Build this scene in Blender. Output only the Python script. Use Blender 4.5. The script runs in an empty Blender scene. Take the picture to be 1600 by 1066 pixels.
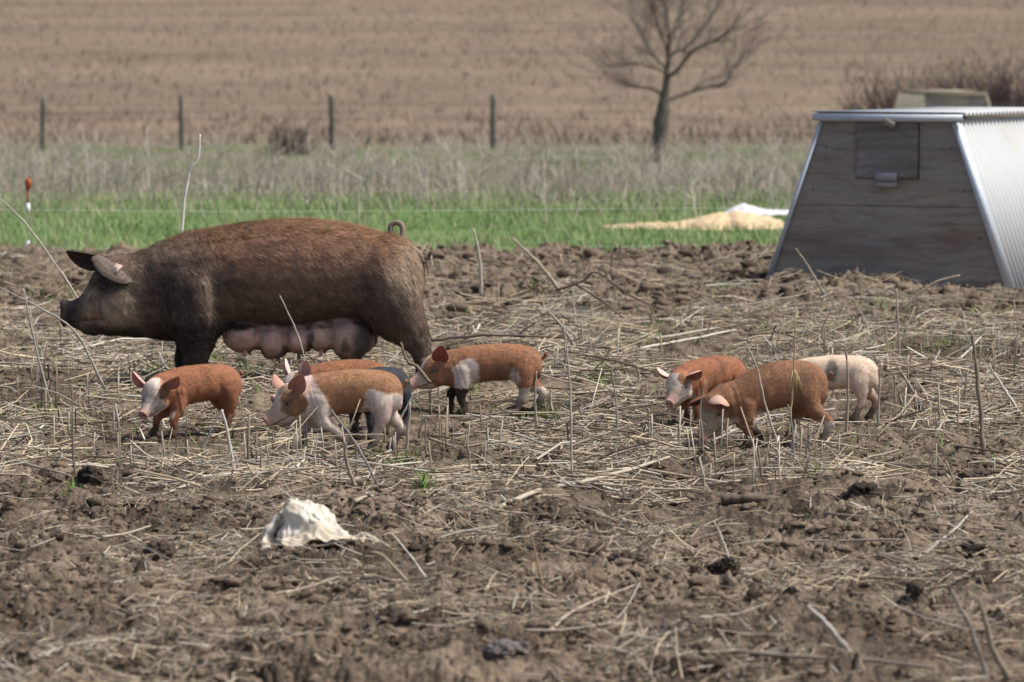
import bpy, math, random
import numpy as np
from mathutils import Vector, Matrix
R = math.radians
rnd = random.Random(7)
rng = np.random.default_rng(11)
SC = bpy.context.scene
COL = SC.collection

# ------------------------------------------------------------------ camera, sky, sun, exposure
F = 8000.0; CAM_H = 1.87; PITCH = math.atan((533 - 40) / F)
cam = bpy.data.cameras.new('camera'); camo = bpy.data.objects.new('camera', cam); COL.objects.link(camo)
camo.location = (0, 0, CAM_H); camo.rotation_euler = (math.pi / 2 - PITCH, 0, 0)
cam.sensor_width = 36; cam.lens = 36 * F / 1600
cam.clip_start = 0.5; cam.clip_end = 5000
cam.dof.use_dof = True; cam.dof.focus_distance = 23.4; cam.dof.aperture_fstop = 5.8
SC.camera = camo
SUN_EL, SUN_AZ = R(57), R(96)          # azimuth from +Y towards +X
world = bpy.data.worlds.new('World'); SC.world = world; world.use_nodes = True
wn = world.node_tree; bg = wn.nodes['Background']
sky = wn.nodes.new('ShaderNodeTexSky'); sky.sky_type = 'NISHITA'; sky.sun_disc = False
sky.sun_elevation = SUN_EL; sky.sun_rotation = SUN_AZ; sky.dust_density = 3.0; sky.ozone_density = 0.3; sky.air_density = 0.8
wn.links.new(sky.outputs[0], bg.inputs[0]); bg.inputs[1].default_value = 0.13
sl = bpy.data.lights.new('sun', 'SUN'); sl.energy = 3.9; sl.angle = R(7); sl.color = (1.0, 0.95, 0.87)
slo = bpy.data.objects.new('sun', sl); COL.objects.link(slo)
sv = Vector((math.sin(SUN_AZ) * math.cos(SUN_EL), math.cos(SUN_AZ) * math.cos(SUN_EL), math.sin(SUN_EL)))
slo.rotation_euler = sv.to_track_quat('Z', 'Y').to_euler(); slo.location = (5, 10, 20)
SC.view_settings.view_transform = 'Standard'; SC.view_settings.look = 'None'
SC.view_settings.exposure = 0.16; SC.view_settings.gamma = 1.0
try: SC.view_settings.use_curve_mapping = False
except Exception: pass

# ------------------------------------------------------------------ where a point of the photograph lies
def ray(px, py):
    a = (px - 800) / F; b = -(py - 533) / F
    cp, sp = math.cos(PITCH), math.sin(PITCH)
    return Vector((a, cp + b * sp, -sp + b * cp))
def on_z(px, py, z=0.0):
    d = ray(px, py); t = (CAM_H - z) / (-d.z)
    return Vector((d.x * t, d.y * t, z))
def at_y(px, py, Y):
    d = ray(px, py); t = Y / d.y
    return Vector((d.x * t, Y, CAM_H + d.z * t))

# ------------------------------------------------------------------ noise
def _h(ix, iy, iz, seed):
    h = (ix.astype(np.uint32) * np.uint32(374761393)) ^ (iy.astype(np.uint32) * np.uint32(668265263)) ^ (iz.astype(np.uint32) * np.uint32(2147483647 - 18)) ^ np.uint32((seed * 974711 + 12345) & 0xffffffff)
    h = (h ^ (h >> np.uint32(13))) * np.uint32(1274126177)
    h = (h ^ (h >> np.uint32(16))) * np.uint32(2246822519)
    h = h ^ (h >> np.uint32(15))
    return h
def n2(x, y, seed=0):
    x = np.asarray(x, dtype=np.float64); y = np.asarray(y, dtype=np.float64)
    xi = np.floor(x).astype(np.int64); yi = np.floor(y).astype(np.int64)
    xf = x - xi; yf = y - yi
    u = xf * xf * xf * (xf * (xf * 6 - 15) + 10); v = yf * yf * yf * (yf * (yf * 6 - 15) + 10)
    z0 = np.zeros_like(xi)
    def g(a, b, fx, fy):
        an = _h(a & 0xffffffff, b & 0xffffffff, z0, seed).astype(np.float64) * (2 * math.pi / 4294967296.0)
        return np.cos(an) * fx + np.sin(an) * fy
    a = g(xi, yi, xf, yf); b = g(xi + 1, yi, xf - 1, yf); c = g(xi, yi + 1, xf, yf - 1); d = g(xi + 1, yi + 1, xf - 1, yf - 1)
    return ((a + u * (b - a)) * (1 - v) + (c + u * (d - c)) * v) * 1.4
def n3(P, s, seed=0):
    P = np.asarray(P) / s
    I = np.floor(P).astype(np.int64); f = P - I; w = f * f * (3 - 2 * f); r = 0
    for dx in (0, 1):
        for dy in (0, 1):
            for dz in (0, 1):
                h = _h((I[:, 0] + dx) & 0xffffffff, (I[:, 1] + dy) & 0xffffffff, (I[:, 2] + dz) & 0xffffffff, seed).astype(np.float64) / 2147483648.0 - 1
                r = r + h * (w[:, 0] if dx else 1 - w[:, 0]) * (w[:, 1] if dy else 1 - w[:, 1]) * (w[:, 2] if dz else 1 - w[:, 2])
    return r
def sstep(a, b, x):
    t = np.clip((x - a) / (b - a), 0, 1); return t * t * (3 - 2 * t)

# ------------------------------------------------------------------ mesh helpers
def tagp(o, label=None, cat=None, group=None, kind=None):
    if label: o['label'] = label
    if cat: o['category'] = cat
    if group: o['group'] = group
    if kind: o['kind'] = kind
    return o
def mesh_of(name, V, FS, mats=(), col=None, smooth=True, midx=None):
    """FS: list of integer arrays (n,k). midx: list of material indices, one per array."""
    me = bpy.data.meshes.new(name)
    V = np.ascontiguousarray(V, dtype=np.float32)
    FS = [np.asarray(f, dtype=np.int32) for f in FS if len(f)]
    me.vertices.add(len(V)); me.vertices.foreach_set('co', V.ravel())
    tot = np.concatenate([np.full(len(f), f.shape[1], np.int32) for f in FS])
    li = np.concatenate([f.ravel() for f in FS])
    st = np.concatenate([[0], np.cumsum(tot)[:-1]]).astype(np.int32)
    me.loops.add(len(li)); me.loops.foreach_set('vertex_index', li)
    me.polygons.add(len(tot)); me.polygons.foreach_set('loop_start', st)
    try: me.polygons.foreach_set('loop_total', tot)
    except Exception: pass
    if smooth: me.polygons.foreach_set('use_smooth', np.ones(len(tot), bool))
    if midx is not None:
        me.polygons.foreach_set('material_index', np.concatenate([np.full(len(f), m, np.int32) for f, m in zip(FS, midx)]))
    me.update(calc_edges=True)
    if col is not None:
        c = np.ones((len(V), 4), np.float32); c[:, :3] = col
        a = me.color_attributes.new('col', 'FLOAT_COLOR', 'POINT'); a.data.foreach_set('color', c.ravel())
    for m in mats: me.materials.append(m)
    return me
def obj(name, me, parent=None, loc=None, rotz=None):
    o = bpy.data.objects.new(name, me); COL.objects.link(o)
    if parent: o.parent = parent
    if loc is not None: o.location = loc
    if rotz is not None: o.rotation_euler = (0, 0, rotz)
    return o
class MB:
    """collects shapes into ONE mesh"""
    def __init__(s): s.V = []; s.F = []; s.M = []; s.C = []; s.n = 0
    def add(s, V, FS, col=(1, 1, 1), m=0):
        V = np.asarray(V, dtype=np.float64).reshape(-1, 3)
        for f in FS:
            if len(f): s.F.append(np.asarray(f, dtype=np.int64) + s.n); s.M.append(m)
        c = np.empty((len(V), 3)); c[:] = col
        s.V.append(V); s.C.append(c); s.n += len(V); return s
    def box(s, c, d, rot=None, col=(1, 1, 1), m=0):
        v = np.array([(x, y, z) for x in (-.5, .5) for y in (-.5, .5) for z in (-.5, .5)]) * np.array(d)
        if rot is not None: v = v @ np.array(rot).T
        f = [(0, 1, 3, 2), (4, 6, 7, 5), (0, 4, 5, 1), (2, 3, 7, 6), (0, 2, 6, 4), (1, 5, 7, 3)]
        return s.add(v + np.array(c), [f], col, m)
    def hexa(s, P8, col=(1, 1, 1), m=0):   # bottom 4, top 4
        f = [(3, 2, 1, 0), (4, 5, 6, 7), (0, 1, 5, 4), (1, 2, 6, 5), (2, 3, 7, 6), (3, 0, 4, 7)]
        return s.add(P8, [f], col, m)
    def tube(s, P, r, n=6, col=(1, 1, 1), m=0, cap=True, flat=1.0):
        V, FQ, FT = tube_arr(P, r, n, cap, flat); return s.add(V, [FQ, FT], col, m)
    def mesh(s, name, mats, smooth=True):
        return mesh_of(name, np.concatenate(s.V), s.F, mats, np.concatenate(s.C), smooth, s.M)
    def build(s, name, mats, parent=None, loc=None, rotz=None, smooth=True):
        if not isinstance(mats, (list, tuple)): mats = [mats]
        return obj(name, s.mesh(name, mats, smooth), parent, loc, rotz)
def frames(P):
    P = np.asarray(P, float); T = np.gradient(P, axis=0); T /= np.linalg.norm(T, axis=1)[:, None] + 1e-12
    ref = np.array([0, 0, 1.0]) if abs(T[0][2]) < .9 else np.array([1.0, 0, 0])
    U = []; u = np.cross(T[0], ref); u /= np.linalg.norm(u)
    for t in T:
        u = u - t * np.dot(u, t); u /= np.linalg.norm(u) + 1e-12; U.append(u.copy())
    U = np.array(U); W = np.cross(T, U); return T, U, W
def tube_arr(P, r, n=6, cap=True, flat=1.0):
    P = np.asarray(P, float); k = len(P); r = np.broadcast_to(np.asarray(r, float), (k,))
    T, U, W = frames(P); a = np.arange(n) * 2 * math.pi / n
    V = (P[:, None, :] + r[:, None, None] * (np.cos(a)[None, :, None] * U[:, None, :] + flat * np.sin(a)[None, :, None] * W[:, None, :])).reshape(-1, 3)
    i = np.arange(k - 1)[:, None] * n; j = np.arange(n)[None, :]; j2 = (j + 1) % n
    FQ = np.stack([i + j, i + j2, i + n + j2, i + n + j], -1).reshape(-1, 4)
    FT = np.zeros((0, 3), int)
    if cap:
        V = np.vstack([V, P[0], P[-1]]); c0 = k * n; q = np.arange(n); q2 = (q + 1) % n
        FT = np.vstack([np.stack([np.full(n, c0), q2, q], -1), np.stack([np.full(n, c0 + 1), (k - 1) * n + q, (k - 1) * n + q2], -1)])
    return V, FQ, FT
def crom(P, m):
    """Catmull-Rom resample rows of P to m rows"""
    P = np.asarray(P, float); k = len(P); Q = np.vstack([2 * P[0] - P[1], P, 2 * P[-1] - P[-2]])
    u = np.linspace(0, k - 1 - 1e-9, m); i = u.astype(int); t = (u - i)[:, None]
    a, b, c, d = Q[i], Q[i + 1], Q[i + 2], Q[i + 3]
    return .5 * (2 * b + (c - a) * t + (2 * a - 5 * b + 4 * c - d) * t ** 2 + (3 * b - 3 * c + d - a) * t ** 3)
def strands(B, D, w, bend=None, seg=2, taper=0.3, k=3):
    """many thin k-sided stalks: B base (n,3), D vector (n,3), w radius (n,), bend (n,3)"""
    n = len(B); D = np.asarray(D, float); L = np.linalg.norm(D, axis=1)[:, None] + 1e-9; T = D / L
    ref = np.where(np.abs(T[:, 2:3]) < .9, np.array([[0, 0, 1.0]]), np.array([[1.0, 0, 0]]))
    U = np.cross(T, ref); U /= np.linalg.norm(U, axis=1)[:, None]; W = np.cross(T, U)
    rings = []
    for s in range(seg + 1):
        f = s / seg; c = B + D * f
        if bend is not None: c = c + bend * (4 * f * (1 - f))
        rr = w * (1 - (1 - taper) * f)
        if k == 2:
            rings.append(np.stack([c - U * rr[:, None], c + U * rr[:, None]], 1))
        else:
            a = np.arange(k) * 2 * math.pi / k
            rings.append(c[:, None, :] + rr[:, None, None] * (np.cos(a)[None, :, None] * U[:, None, :] + np.sin(a)[None, :, None] * W[:, None, :]))
    V = np.concatenate(rings, 1).reshape(-1, 3); per = k * (seg + 1)
    fs = []
    for s in range(seg):
        if k == 2: fs.append((s * 2, s * 2 + 1, s * 2 + 3, s * 2 + 2))
        else:
            for j in range(k): fs.append((s * k + j, s * k + (j + 1) % k, (s + 1) * k + (j + 1) % k, (s + 1) * k + j))
    FQ = (np.arange(n)[:, None, None] * per + np.array(fs)[None]).reshape(-1, 4)
    return V, FQ, per

# ------------------------------------------------------------------ materials
def mat(name, base=(.5, .5, .5), rough=.9, attr=None, noise=None, bump=None, spec=.25, stretch=None, metallic=0, trans=0):
    """noise: list of (scale, colour, amount, lo, hi) mixed over the base in turn; bump: list of (scale, strength, distance)"""
    m = bpy.data.materials.new(name); m.use_nodes = True; nt = m.node_tree; N = nt.nodes; L = nt.links
    b = N['Principled BSDF']; b.inputs['Roughness'].default_value = rough
    b.inputs['Specular IOR Level'].default_value = spec; b.inputs['Metallic'].default_value = metallic
    tc = N.new('ShaderNodeTexCoord'); src = tc.outputs['Object']
    if stretch:
        mp = N.new('ShaderNodeMapping'); mp.inputs['Scale'].default_value = stretch; L.new(src, mp.inputs[0]); src = mp.outputs[0]
    if attr:
        at = N.new('ShaderNodeAttribute'); at.attribute_name = attr; cur = at.outputs['Color']
    else:
        rgb = N.new('ShaderNodeRGB'); rgb.outputs[0].default_value = (*base, 1); cur = rgb.outputs[0]
    for (sc, c, amt, lo, hi) in (noise or []):
        nz = N.new('ShaderNodeTexNoise'); nz.inputs['Scale'].default_value = sc; nz.inputs['Detail'].default_value = 5; nz.inputs['Roughness'].default_value = .6
        L.new(src, nz.inputs['Vector'])
        mr = N.new('ShaderNodeMapRange'); mr.inputs['From Min'].default_value = lo; mr.inputs['From Max'].default_value = hi; mr.inputs['To Max'].default_value = amt
        L.new(nz.outputs['Fac'], mr.inputs['Value'])
        mx = N.new('ShaderNodeMix'); mx.data_type = 'RGBA'; mx.inputs[7].default_value = (*c, 1)
        L.new(mr.outputs[0], mx.inputs[0]); L.new(cur, mx.inputs[6]); cur = mx.outputs[2]
    L.new(cur, b.inputs['Base Color']); last = None
    for (sc, st, di) in (bump or []):
        nz = N.new('ShaderNodeTexNoise'); nz.inputs['Scale'].default_value = sc; nz.inputs['Detail'].default_value = 4
        L.new(src, nz.inputs['Vector'])
        bp = N.new('ShaderNodeBump'); bp.inputs['Strength'].default_value = st; bp.inputs['Distance'].default_value = di
        L.new(nz.outputs['Fac'], bp.inputs['Height'])
        if last: L.new(last, bp.inputs['Normal'])
        last = bp.outputs[0]
    if last: L.new(last, b.inputs['Normal'])
    return m
M_straw = mat('dry_straw', attr='col', rough=.8, noise=[(40, (.10, .075, .05), .45, .5, .75)])
M_grass = mat('grass_blades', attr='col', rough=.7)
M_mud = mat('mud_soil', attr='col', rough=.95, spec=.12,
            noise=[(3.0, (.26, .196, .138), .5, .45, .7), (7, (.042, .031, .022), .9, .47, .62), (60, (.34, .28, .205), .5, .55, .72), (140, (.05, .037, .028), .6, .53, .68)],
            bump=[(45, .8, .02), (170, .6, .006)])
M_clod = mat('clod_soil', attr='col', rough=.95, spec=.1, noise=[(14, (.28, .215, .16), .4, .5, .75), (90, (.05, .037, .028), .5, .5, .7)], bump=[(60, .8, .015), (200, .5, .004)])
M_bark = mat('bark', attr='col', rough=.95, noise=[(18, (.03, .027, .02), .6, .45, .7)], bump=[(30, .7, .02)], stretch=(1, 1, .25))

# ------------------------------------------------------------------ the lie of the land
def zbase(x, y):
    """large-scale ground height"""
    x = np.asarray(x, float); y = np.asarray(y, float)
    z = -.5 * sstep(52, 84, y)
    h = np.maximum(y - 112, 0)
    z = z + .027 * h * sstep(0, 30, h) + .25 * n2(x / 60, y / 38, 5) * sstep(130, 200, y)
    return z
MUD_END = 41.3
PIGS_AT = [(on_z(px, py).x, on_z(px, py).y) for px, py in ((304, 672), (540, 698), (762, 639), (1199, 690), (1106, 650), (1296, 646), (533, 664), (587, 676), (470, 698), (235, 676))]
def trodden(x, y):
    """1 where the animals stand and have trodden the ground flat and bare"""
    m = 0 * x
    for gx, gy in PIGS_AT: m = np.maximum(m, np.exp(-(((x - gx) / .42) ** 2 + ((y - gy + .25) / .62) ** 2) ** 2))
    return m
def mud_edge(x): return MUD_END + .5 * n2(np.asarray(x) / 1.3, np.asarray(x) * 0 + .3, 31) + .3 * n2(np.asarray(x) / .4, np.asarray(x) * 0 + .7, 32)
def zmud(x, y):
    x = np.asarray(x, float); y = np.asarray(y, float)
    wx = x + .09 * n2(x / .3, y / .3, 1); wy = y + .09 * n2(x / .3, y / .3, 2)
    near = 1 - sstep(19.5, 22.0, y); far = sstep(31, 36, y)
    rough = .70 + .30 * near + .6 * far
    rough = rough * (1 - .68 * trodden(x, y)); patch = .65 + .6 * sstep(-.25, .35, n2(x / .9, y / .9, 3))
    b1 = np.abs(n2(wx / .36, wy / .40, 4)); b2 = np.abs(n2(wx / .15, wy / .16, 6)); b3 = np.abs(n2(wx / .062, wy / .07, 7)); b4 = n2(x / .028, y / .03, 8)
    z = .030 * n2(x / 1.5, y / 1.9, 9) + .02 * n2(x / .6, y / .7, 10)
    z = z + rough * patch * (.060 * b1 + .050 * b2 + .036 * b3 + .016 * np.abs(b4) + .010 * np.abs(n2(x / .014, y / .02, 15)))
    z = z - .012 * trodden(x, y)
    z = z + far * .07 * np.abs(n2(wx / .55, wy / .7, 12)) + .07 * np.exp(-((y - 40.3) / .9) ** 2) * (.4 + .9 * np.abs(n2(x / .7, y * 0, 13)))
    # hoof holes
    z = z - .022 * sstep(.33, .5, n2(x / .17, y / .2, 14)) * (1 - .4 * far)
    e = sstep(-.5, .5, y - mud_edge(x)); z = z * (1 - e) - .06 * e
    return z - .035
# ------------------------------------------------------------------ GROUND
def grid(ys, us, hw):
    Y = np.repeat(ys, len(us)); U = np.tile(us, len(ys)); X = U * hw(Y)
    a = len(us); i = np.arange(len(ys) - 1)[:, None] * a; j = np.arange(a - 1)[None, :]
    Fq = np.stack([i + j, i + j + 1, i + a + j + 1, i + a + j], -1).reshape(-1, 4)
    return X, Y, Fq
ys = [12.2]
while ys[-1] < 42.6: ys.append(ys[-1] + .0125 + .00135 * (ys[-1] - 12))
ys = np.array(ys); us = np.linspace(-1, 1, 900)
X, Y, Fq = grid(ys, us, lambda y: y * .105 + .75)
Z = zmud(X, Y)
# soil colour: damp and dry patches, straw dust where the litter lies
dry = sstep(-.35, .4, n2(X / 1.1, Y / 1.6, 40)); fine = n2(X / .12, Y / .14, 41)
c0 = np.array([.075, .057, .042]); c1 = np.array([.240, .188, .138])
C = c0 + (c1 - c0) * (np.clip(.12 + .75 * dry + .45 * fine, 0, 1))[:, None]
lit = sstep(20.3, 22.5, Y) * (1 - sstep(31, 36, Y)); C = C * (1 - .22 * lit)[:, None] + np.array([.17, .135, .09]) * (.22 * lit)[:, None]
farm = sstep(30, 36, Y); C = C * (1 - .65 * farm)[:, None] + np.array([.21, .166, .120]) * (.65 * farm)[:, None]
o = obj('mud', mesh_of('mud', np.stack([X, Y, Z], 1), [Fq], [M_mud], C)); tagp(o, kind='structure')

# the wide land: pen surroundings, grass strip, weedy fallow, stubble field and the hill beyond, one sheet
ysb = np.concatenate([np.linspace(-60, 11, 30), np.linspace(11.5, 44, 60), np.linspace(44.4, 130, 230), np.geomspace(131, 1100, 170)])
usb = np.sign(np.linspace(-1, 1, 301)) * np.abs(np.linspace(-1, 1, 301)) ** 1.6
Xb, Yb, Fb = grid(ysb, usb, lambda y: 60 + np.abs(y) * .75)
Zb = zbase(Xb, Yb) + .02 * n2(Xb / 1.2, Yb / 1.5, 50)
hwf = Yb * .105 + .75
inside = (Yb > 11.4) & (Yb < 42.9) & (np.abs(Xb) < hwf + 1.4)
Zb = np.where(inside, Zb - .22, Zb)
Zb = Zb + .02
def land_col(x, y):
    k = n2(x / 9, y / 5, 51); k2 = n2(x / 2.2, y / 2.8, 52); k3 = n2(x / .7, y / 1.0, 53)
    mud = np.array([.15, .11, .08]); grn = np.array([.11, .20, .055]); grn2 = np.array([.15, .21, .085]); weed = np.array([.23, .205, .16]); fld = np.array([.205, .160, .118])
    c = np.tile(mud, (len(x), 1))
    g = sstep(-.6, .6, y - mud_edge(x) + .2 * k3)[:, None]; c = c * (1 - g) + (grn + (grn2 - grn) * np.clip(.4 + k2, 0, 1)[:, None]) * g
    w = sstep(52, 60, y + 5 * k2 + 2 * k3)[:, None]; ww = weed * (.85 + .3 * k3)[:, None] * np.ones(3); mixg = sstep(.05, .45, k2 + .4 * k3)[:, None] * .6
    ww = ww * (1 - mixg) + grn * .9 * mixg; c = c * (1 - w) + ww * w
    # green verge at the fence, then the stubble field
    vg = (np.exp(-((y - 93) / 6.0) ** 2) * .6 * sstep(-.3, .4, k2 + .2))[:, None]; c = c * (1 - vg) + np.array([.125, .155, .075]) * vg
    f = sstep(97, 108, y + 3 * k2)[:, None]
    band = n2(x / 34, y / 9.0, 54) + .5 * n2(x / 14, y / 3.2, 55) + .5 * n2(x / 4, y / 2.4, 58); sp = n2(x / 1.8, y / 2.2, 56)
    ff = fld * (1 + .26 * band + .22 * sp)[:, None]
    gb = (sstep(.15, .55, n2(x / 45, y / 6, 57)) * .35)[:, None]; ff = ff * (1 - gb) + np.array([.19, .175, .10]) * gb
    return np.clip(c * (1 - f) + ff * f, .01, 1)
M_land = mat('land_soil', attr='col', rough=1, spec=.05, noise=[(1.6, (.12, .085, .06), .35, .5, .7), (7, (.40, .31, .21), .3, .5, .72)], bump=[(6, .8, .15)])
o = obj('ground', mesh_of('ground', np.stack([Xb, Yb, Zb], 1), [Fb], [M_land], land_col(Xb, Yb))); tagp(o, kind='structure')

# ------------------------------------------------------------------ clods
def ico(sub):
    import bmesh
    bm = bmesh.new(); bmesh.ops.create_icosphere(bm, subdivisions=sub, radius=1); bm.verts.ensure_lookup_table()
    V = np.array([v.co[:] for v in bm.verts]); Fc = np.array([[v.index for v in f.verts] for f in bm.faces]); bm.free(); return V, Fc
ICO = {s: ico(s) for s in (1, 2, 3, 4)}
def lump(sub, seed, amp=.35, flat=.7):
    V, Fc = ICO[sub]; r = 1 + amp * n3(V + seed * 7.3, .9, seed) + amp * .5 * n3(V + seed, .4, seed + 1) + amp * .3 * np.abs(n3(V, .2, seed + 2))
    r = r + amp * .45 * n3(V * 1.0 + seed, .22, seed + 3); V = V * r[:, None]; V = V * np.array([1, 1, flat]); return V, Fc
def scatter_lumps(n, ylo, yhi, smin, smax, sub, power, dens=None, seed=0):
    r = np.random.default_rng(seed); protos = [lump(sub, s + seed) for s in range(10)]
    y = ylo + (yhi - ylo) * r.random(n); x = (r.random(n) * 2 - 1) * (y * .105 + .6)
    if dens is not None:
        keep = r.random(n) < dens(x, y); x, y = x[keep], y[keep]; n = len(x)
    s = smin + (smax - smin) * r.random(n) ** power; a = r.random(n) * 6.283; z = zmud(x, y)
    Vs, Fs, Cs = [], [], []; off = 0; tone = r.random(n)
    for p in range(10):
        idx = np.arange(p, n, 10); V, Fc = protos[p]; k = len(idx)
        ca, sa = np.cos(a[idx]), np.sin(a[idx]); sx = s[idx] * (.8 + .5 * r.random(k)); sy = s[idx] * (.8 + .5 * r.random(k)); sz = s[idx] * (.6 + .5 * r.random(k))
        vx = V[None, :, 0] * sx[:, None]; vy = V[None, :, 1] * sy[:, None]; vz = V[None, :, 2] * sz[:, None]
        P = np.stack([x[idx][:, None] + vx * ca[:, None] - vy * sa[:, None], y[idx][:, None] + vx * sa[:, None] + vy * ca[:, None], z[idx][:, None] + vz - sz[:, None] * .12], -1).reshape(-1, 3)
        Fx = (Fc[None] + (np.arange(k) * len(V))[:, None, None]).reshape(-1, 3) + off
        t = tone[idx]; c = np.where(t[:, None] < .2, np.array([[.06, .045, .034]]), np.array([[.11, .082, .059]]) + (t[:, None] - .2) * np.array([[.15, .115, .082]]))
        Vs.append(P); Fs.append(Fx); Cs.append(np.repeat(c, len(V), 0)); off += len(P)
    return np.concatenate(Vs), np.concatenate(Fs), np.concatenate(Cs)
def dclod(x, y):
    return (1 - ((np.abs(x + 3.3) < .5) & (y > 37.5))) * np.clip(.62 + .5 * (1 - sstep(19.5, 22.0, y)) + .8 * sstep(31, 35, y), 0, 1) * np.clip(.55 + 1.6 * n2(x / .7, y / .9, 61), .05, 1) * (y < mud_edge(x))
sets = [scatter_lumps(150000, 13, 30, .004, .012, 1, 1.5, dclod, 4), scatter_lumps(30000, 13, 41.6, .010, .028, 2, 1.8, dclod, 1), scatter_lumps(3600, 13, 41.4, .018, .042, 3, 2.2, dclod, 2), scatter_lumps(9000, 32, 41.5, .02, .058, 2, 2, dclod, 3)]
off = 0; VV, FF, CC = [], [], []
for V, Fx, Cx in sets: VV.append(V); FF.append(Fx + off); CC.append(Cx); off += len(V)
o = obj('soil_clods', mesh_of('soil_clods', np.concatenate(VV), [np.concatenate(FF)], [M_clod], np.concatenate(CC))); tagp(o, 'loose brown clods of earth strewn over the churned mud', 'clods', kind='stuff')

# individual dark lumps one can point at: px, py, width px, height px, tone, label
def big_clod(px, py, w, h, tone, label, seed, cat='clod', name='mud_clod', grp='large clods lying in the mud'):
    p = on_z(px, py); s = F / p.y; mb = MB(); r = random.Random(seed)
    for k in range(16):
        V, Fc = lump(4, seed * 5 + k, .6, .8); a = w / s / 2; f = r.uniform(.22, .5); u_ = r.uniform(-1, 1) * (1 - f)
        V = V * np.array([a * f, a * f, h / s * f * r.uniform(.7, 1.1)]) + np.array([u_ * a, r.uniform(-a, a) * .6 * (1 - f), h / s * (r.uniform(.0, .62) * (1 - abs(u_)) + .12)])
        mb.add(V, [Fc], tone)
    g = float(zmud([p.x], [p.y])[0])
    o = mb.build(name, M_clod, loc=(p.x, p.y, g)); tagp(o, label, cat, grp)
DK = (.040, .033, .028); MD = (.085, .066, .052); GY = (.17, .15, .14)
for i, a in enumerate([
    (140, 752, 46, 26, DK, 'dark folded dung lump among the straw, left of the white sack'),
    (120, 758, 24, 16, DK, 'small dark dung piece touching the left side of the folded dung lump'),
    (250, 884, 46, 28, MD, 'round brown clod lying below and left of the white sack'),
    (1352, 794, 84, 34, DK, 'long black dung heap right of the weathered wood chunk'),
    (796, 1026, 78, 34, GY, 'pale grey crusted lump near the bottom centre of the mud'),
    (592, 922, 58, 22, (.05, .05, .052), 'dark grey lump below the right end of the white sack'),
    (1130, 895, 56, 30, DK, 'dark brown clod heap in the mud below the leaning single stick'),
    (1235, 934, 34, 22, DK, 'small black clod just above the thick leaning foreground stick'),
    (1525, 870, 66, 26, DK, 'dark clod near the right edge below the crossed long stalks'),
    (1530, 752, 70, 22, MD, 'broad brown clod at the right edge just below the straw litter'),
    (728, 793, 26, 17, (.12, .11, .105), 'small grey curled dung piece on bare mud right of the sack'),
    (200, 1050, 58, 32, (.16, .12, .09), 'rounded tan lump at the very bottom left of the mud'),
    (985, 895, 60, 26, MD, 'brown clod in the middle foreground mud left of the dark heap'),
    (436, 790, 32, 22, DK, 'dark clod tucked behind the left shoulder of the white sack'),
    (1430, 952, 30, 20, MD, 'small clod beside the bright flake at lower right'),
    (12, 808, 34, 24, DK, 'black clod at the left edge below the straw litter'),
]): big_clod(*a, seed=i + 3)

# ------------------------------------------------------------------ straw litter
def straw_cols(n, r):
    t = r.random(n)[:, None]; a = np.array([[.66, .56, .40]]); b = np.array([[.44, .35, .25]]); g = np.array([[.46, .42, .36]]); d = np.array([[.15, .115, .085]]); w = np.array([[.74, .69, .58]])
    c = a + (b - a) * r.random((n, 1)); c = np.where(t > .62, g * (.7 + .5 * r.random((n, 1))), c); c = np.where(t > .80, d * (.7 + .8 * r.random((n, 1))), c); c = np.where(t < .05, w, c); return c * .93
def dlit(x, y):
    band = np.exp(-((y - 20.9) / .75) ** 2) * .4 + sstep(20.4, 21.6, y) * (1 - .86 * sstep(31.5, 36.0, y))
    base = (.62 + .3 * n2(x / .6, y / .8, 69)) * (y < 21) + .06
    clump = np.clip(.31 + 2.0 * n2(x / .7, y / 1.3, 71) + 1.0 * n2(x / .25, y / .5, 72), .03, 1)
    return np.clip((base + band) * clump, 0, 1) * (1 - .82 * trodden(x, y)) * (y < mud_edge(x))
def litter(n, ylo, yhi, lmin, lmax, wmin, wmax, lift, seed, pw=2.0, k=3):
    r = np.random.default_rng(seed); u = r.random(n); y = np.sqrt(ylo ** 2 + (yhi ** 2 - ylo ** 2) * u); x = (r.random(n) * 2 - 1) * (y * .105 + .6)
    keep = r.random(n) < dlit(x, y); x, y = x[keep], y[keep]; n = len(x)
    L = lmin + (lmax - lmin) * r.random(n) ** pw; a = r.random(n) * 6.283
    D = np.stack([np.cos(a) * L, np.sin(a) * L, r.normal(0, .22, n) * L * np.clip(.25 / L, .1, 1)], 1)
    x1, y1 = x - D[:, 0] / 2, y - D[:, 1] / 2; x2, y2 = x + D[:, 0] / 2, y + D[:, 1] / 2
    z1 = zmud(x1, y1); z2 = zmud(x2, y2); zm = zmud(x, y)
    lf = lift * r.random(n); top = np.maximum(zm - (z1 + z2) / 2, 0) * .8
    B = np.stack([x1, y1, z1 + top + .004 + lf], 1); E = np.stack([x2, y2, z2 + top + .004 + lf * r.random(n) + np.maximum(D[:, 2], 0)], 1)
    bend = r.normal(0, .035, (n, 3)) * L[:, None]; w = (wmin + (wmax - wmin) * r.random(n) ** 1.6)
    V, Fq, per = strands(B, E - B, w, bend, 2, .8, k); c = straw_cols(n, r)
    return V, Fq, np.repeat(c, per, 0)
sets = [litter(100000, 13, 41, .03, .15, .0012, .0032, .025, 5), litter(32000, 20, 40, .10, .42, .0022, .0060, .045, 6, 2.2), litter(4500, 13, 21.2, .07, .30, .0016, .0036, .03, 9, 1.6), litter(1500, 20.5, 38, .3, .9, .003, .0065, .03, 8, 1.6, 5), litter(130000, 13, 41, .012, .035, .0012, .0028, .006, 7)]
off = 0; VV, FF, CC = [], [], []
for V, Fx, Cx in sets: VV.append(V); FF.append(Fx + off); CC.append(Cx); off += len(V)
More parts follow.
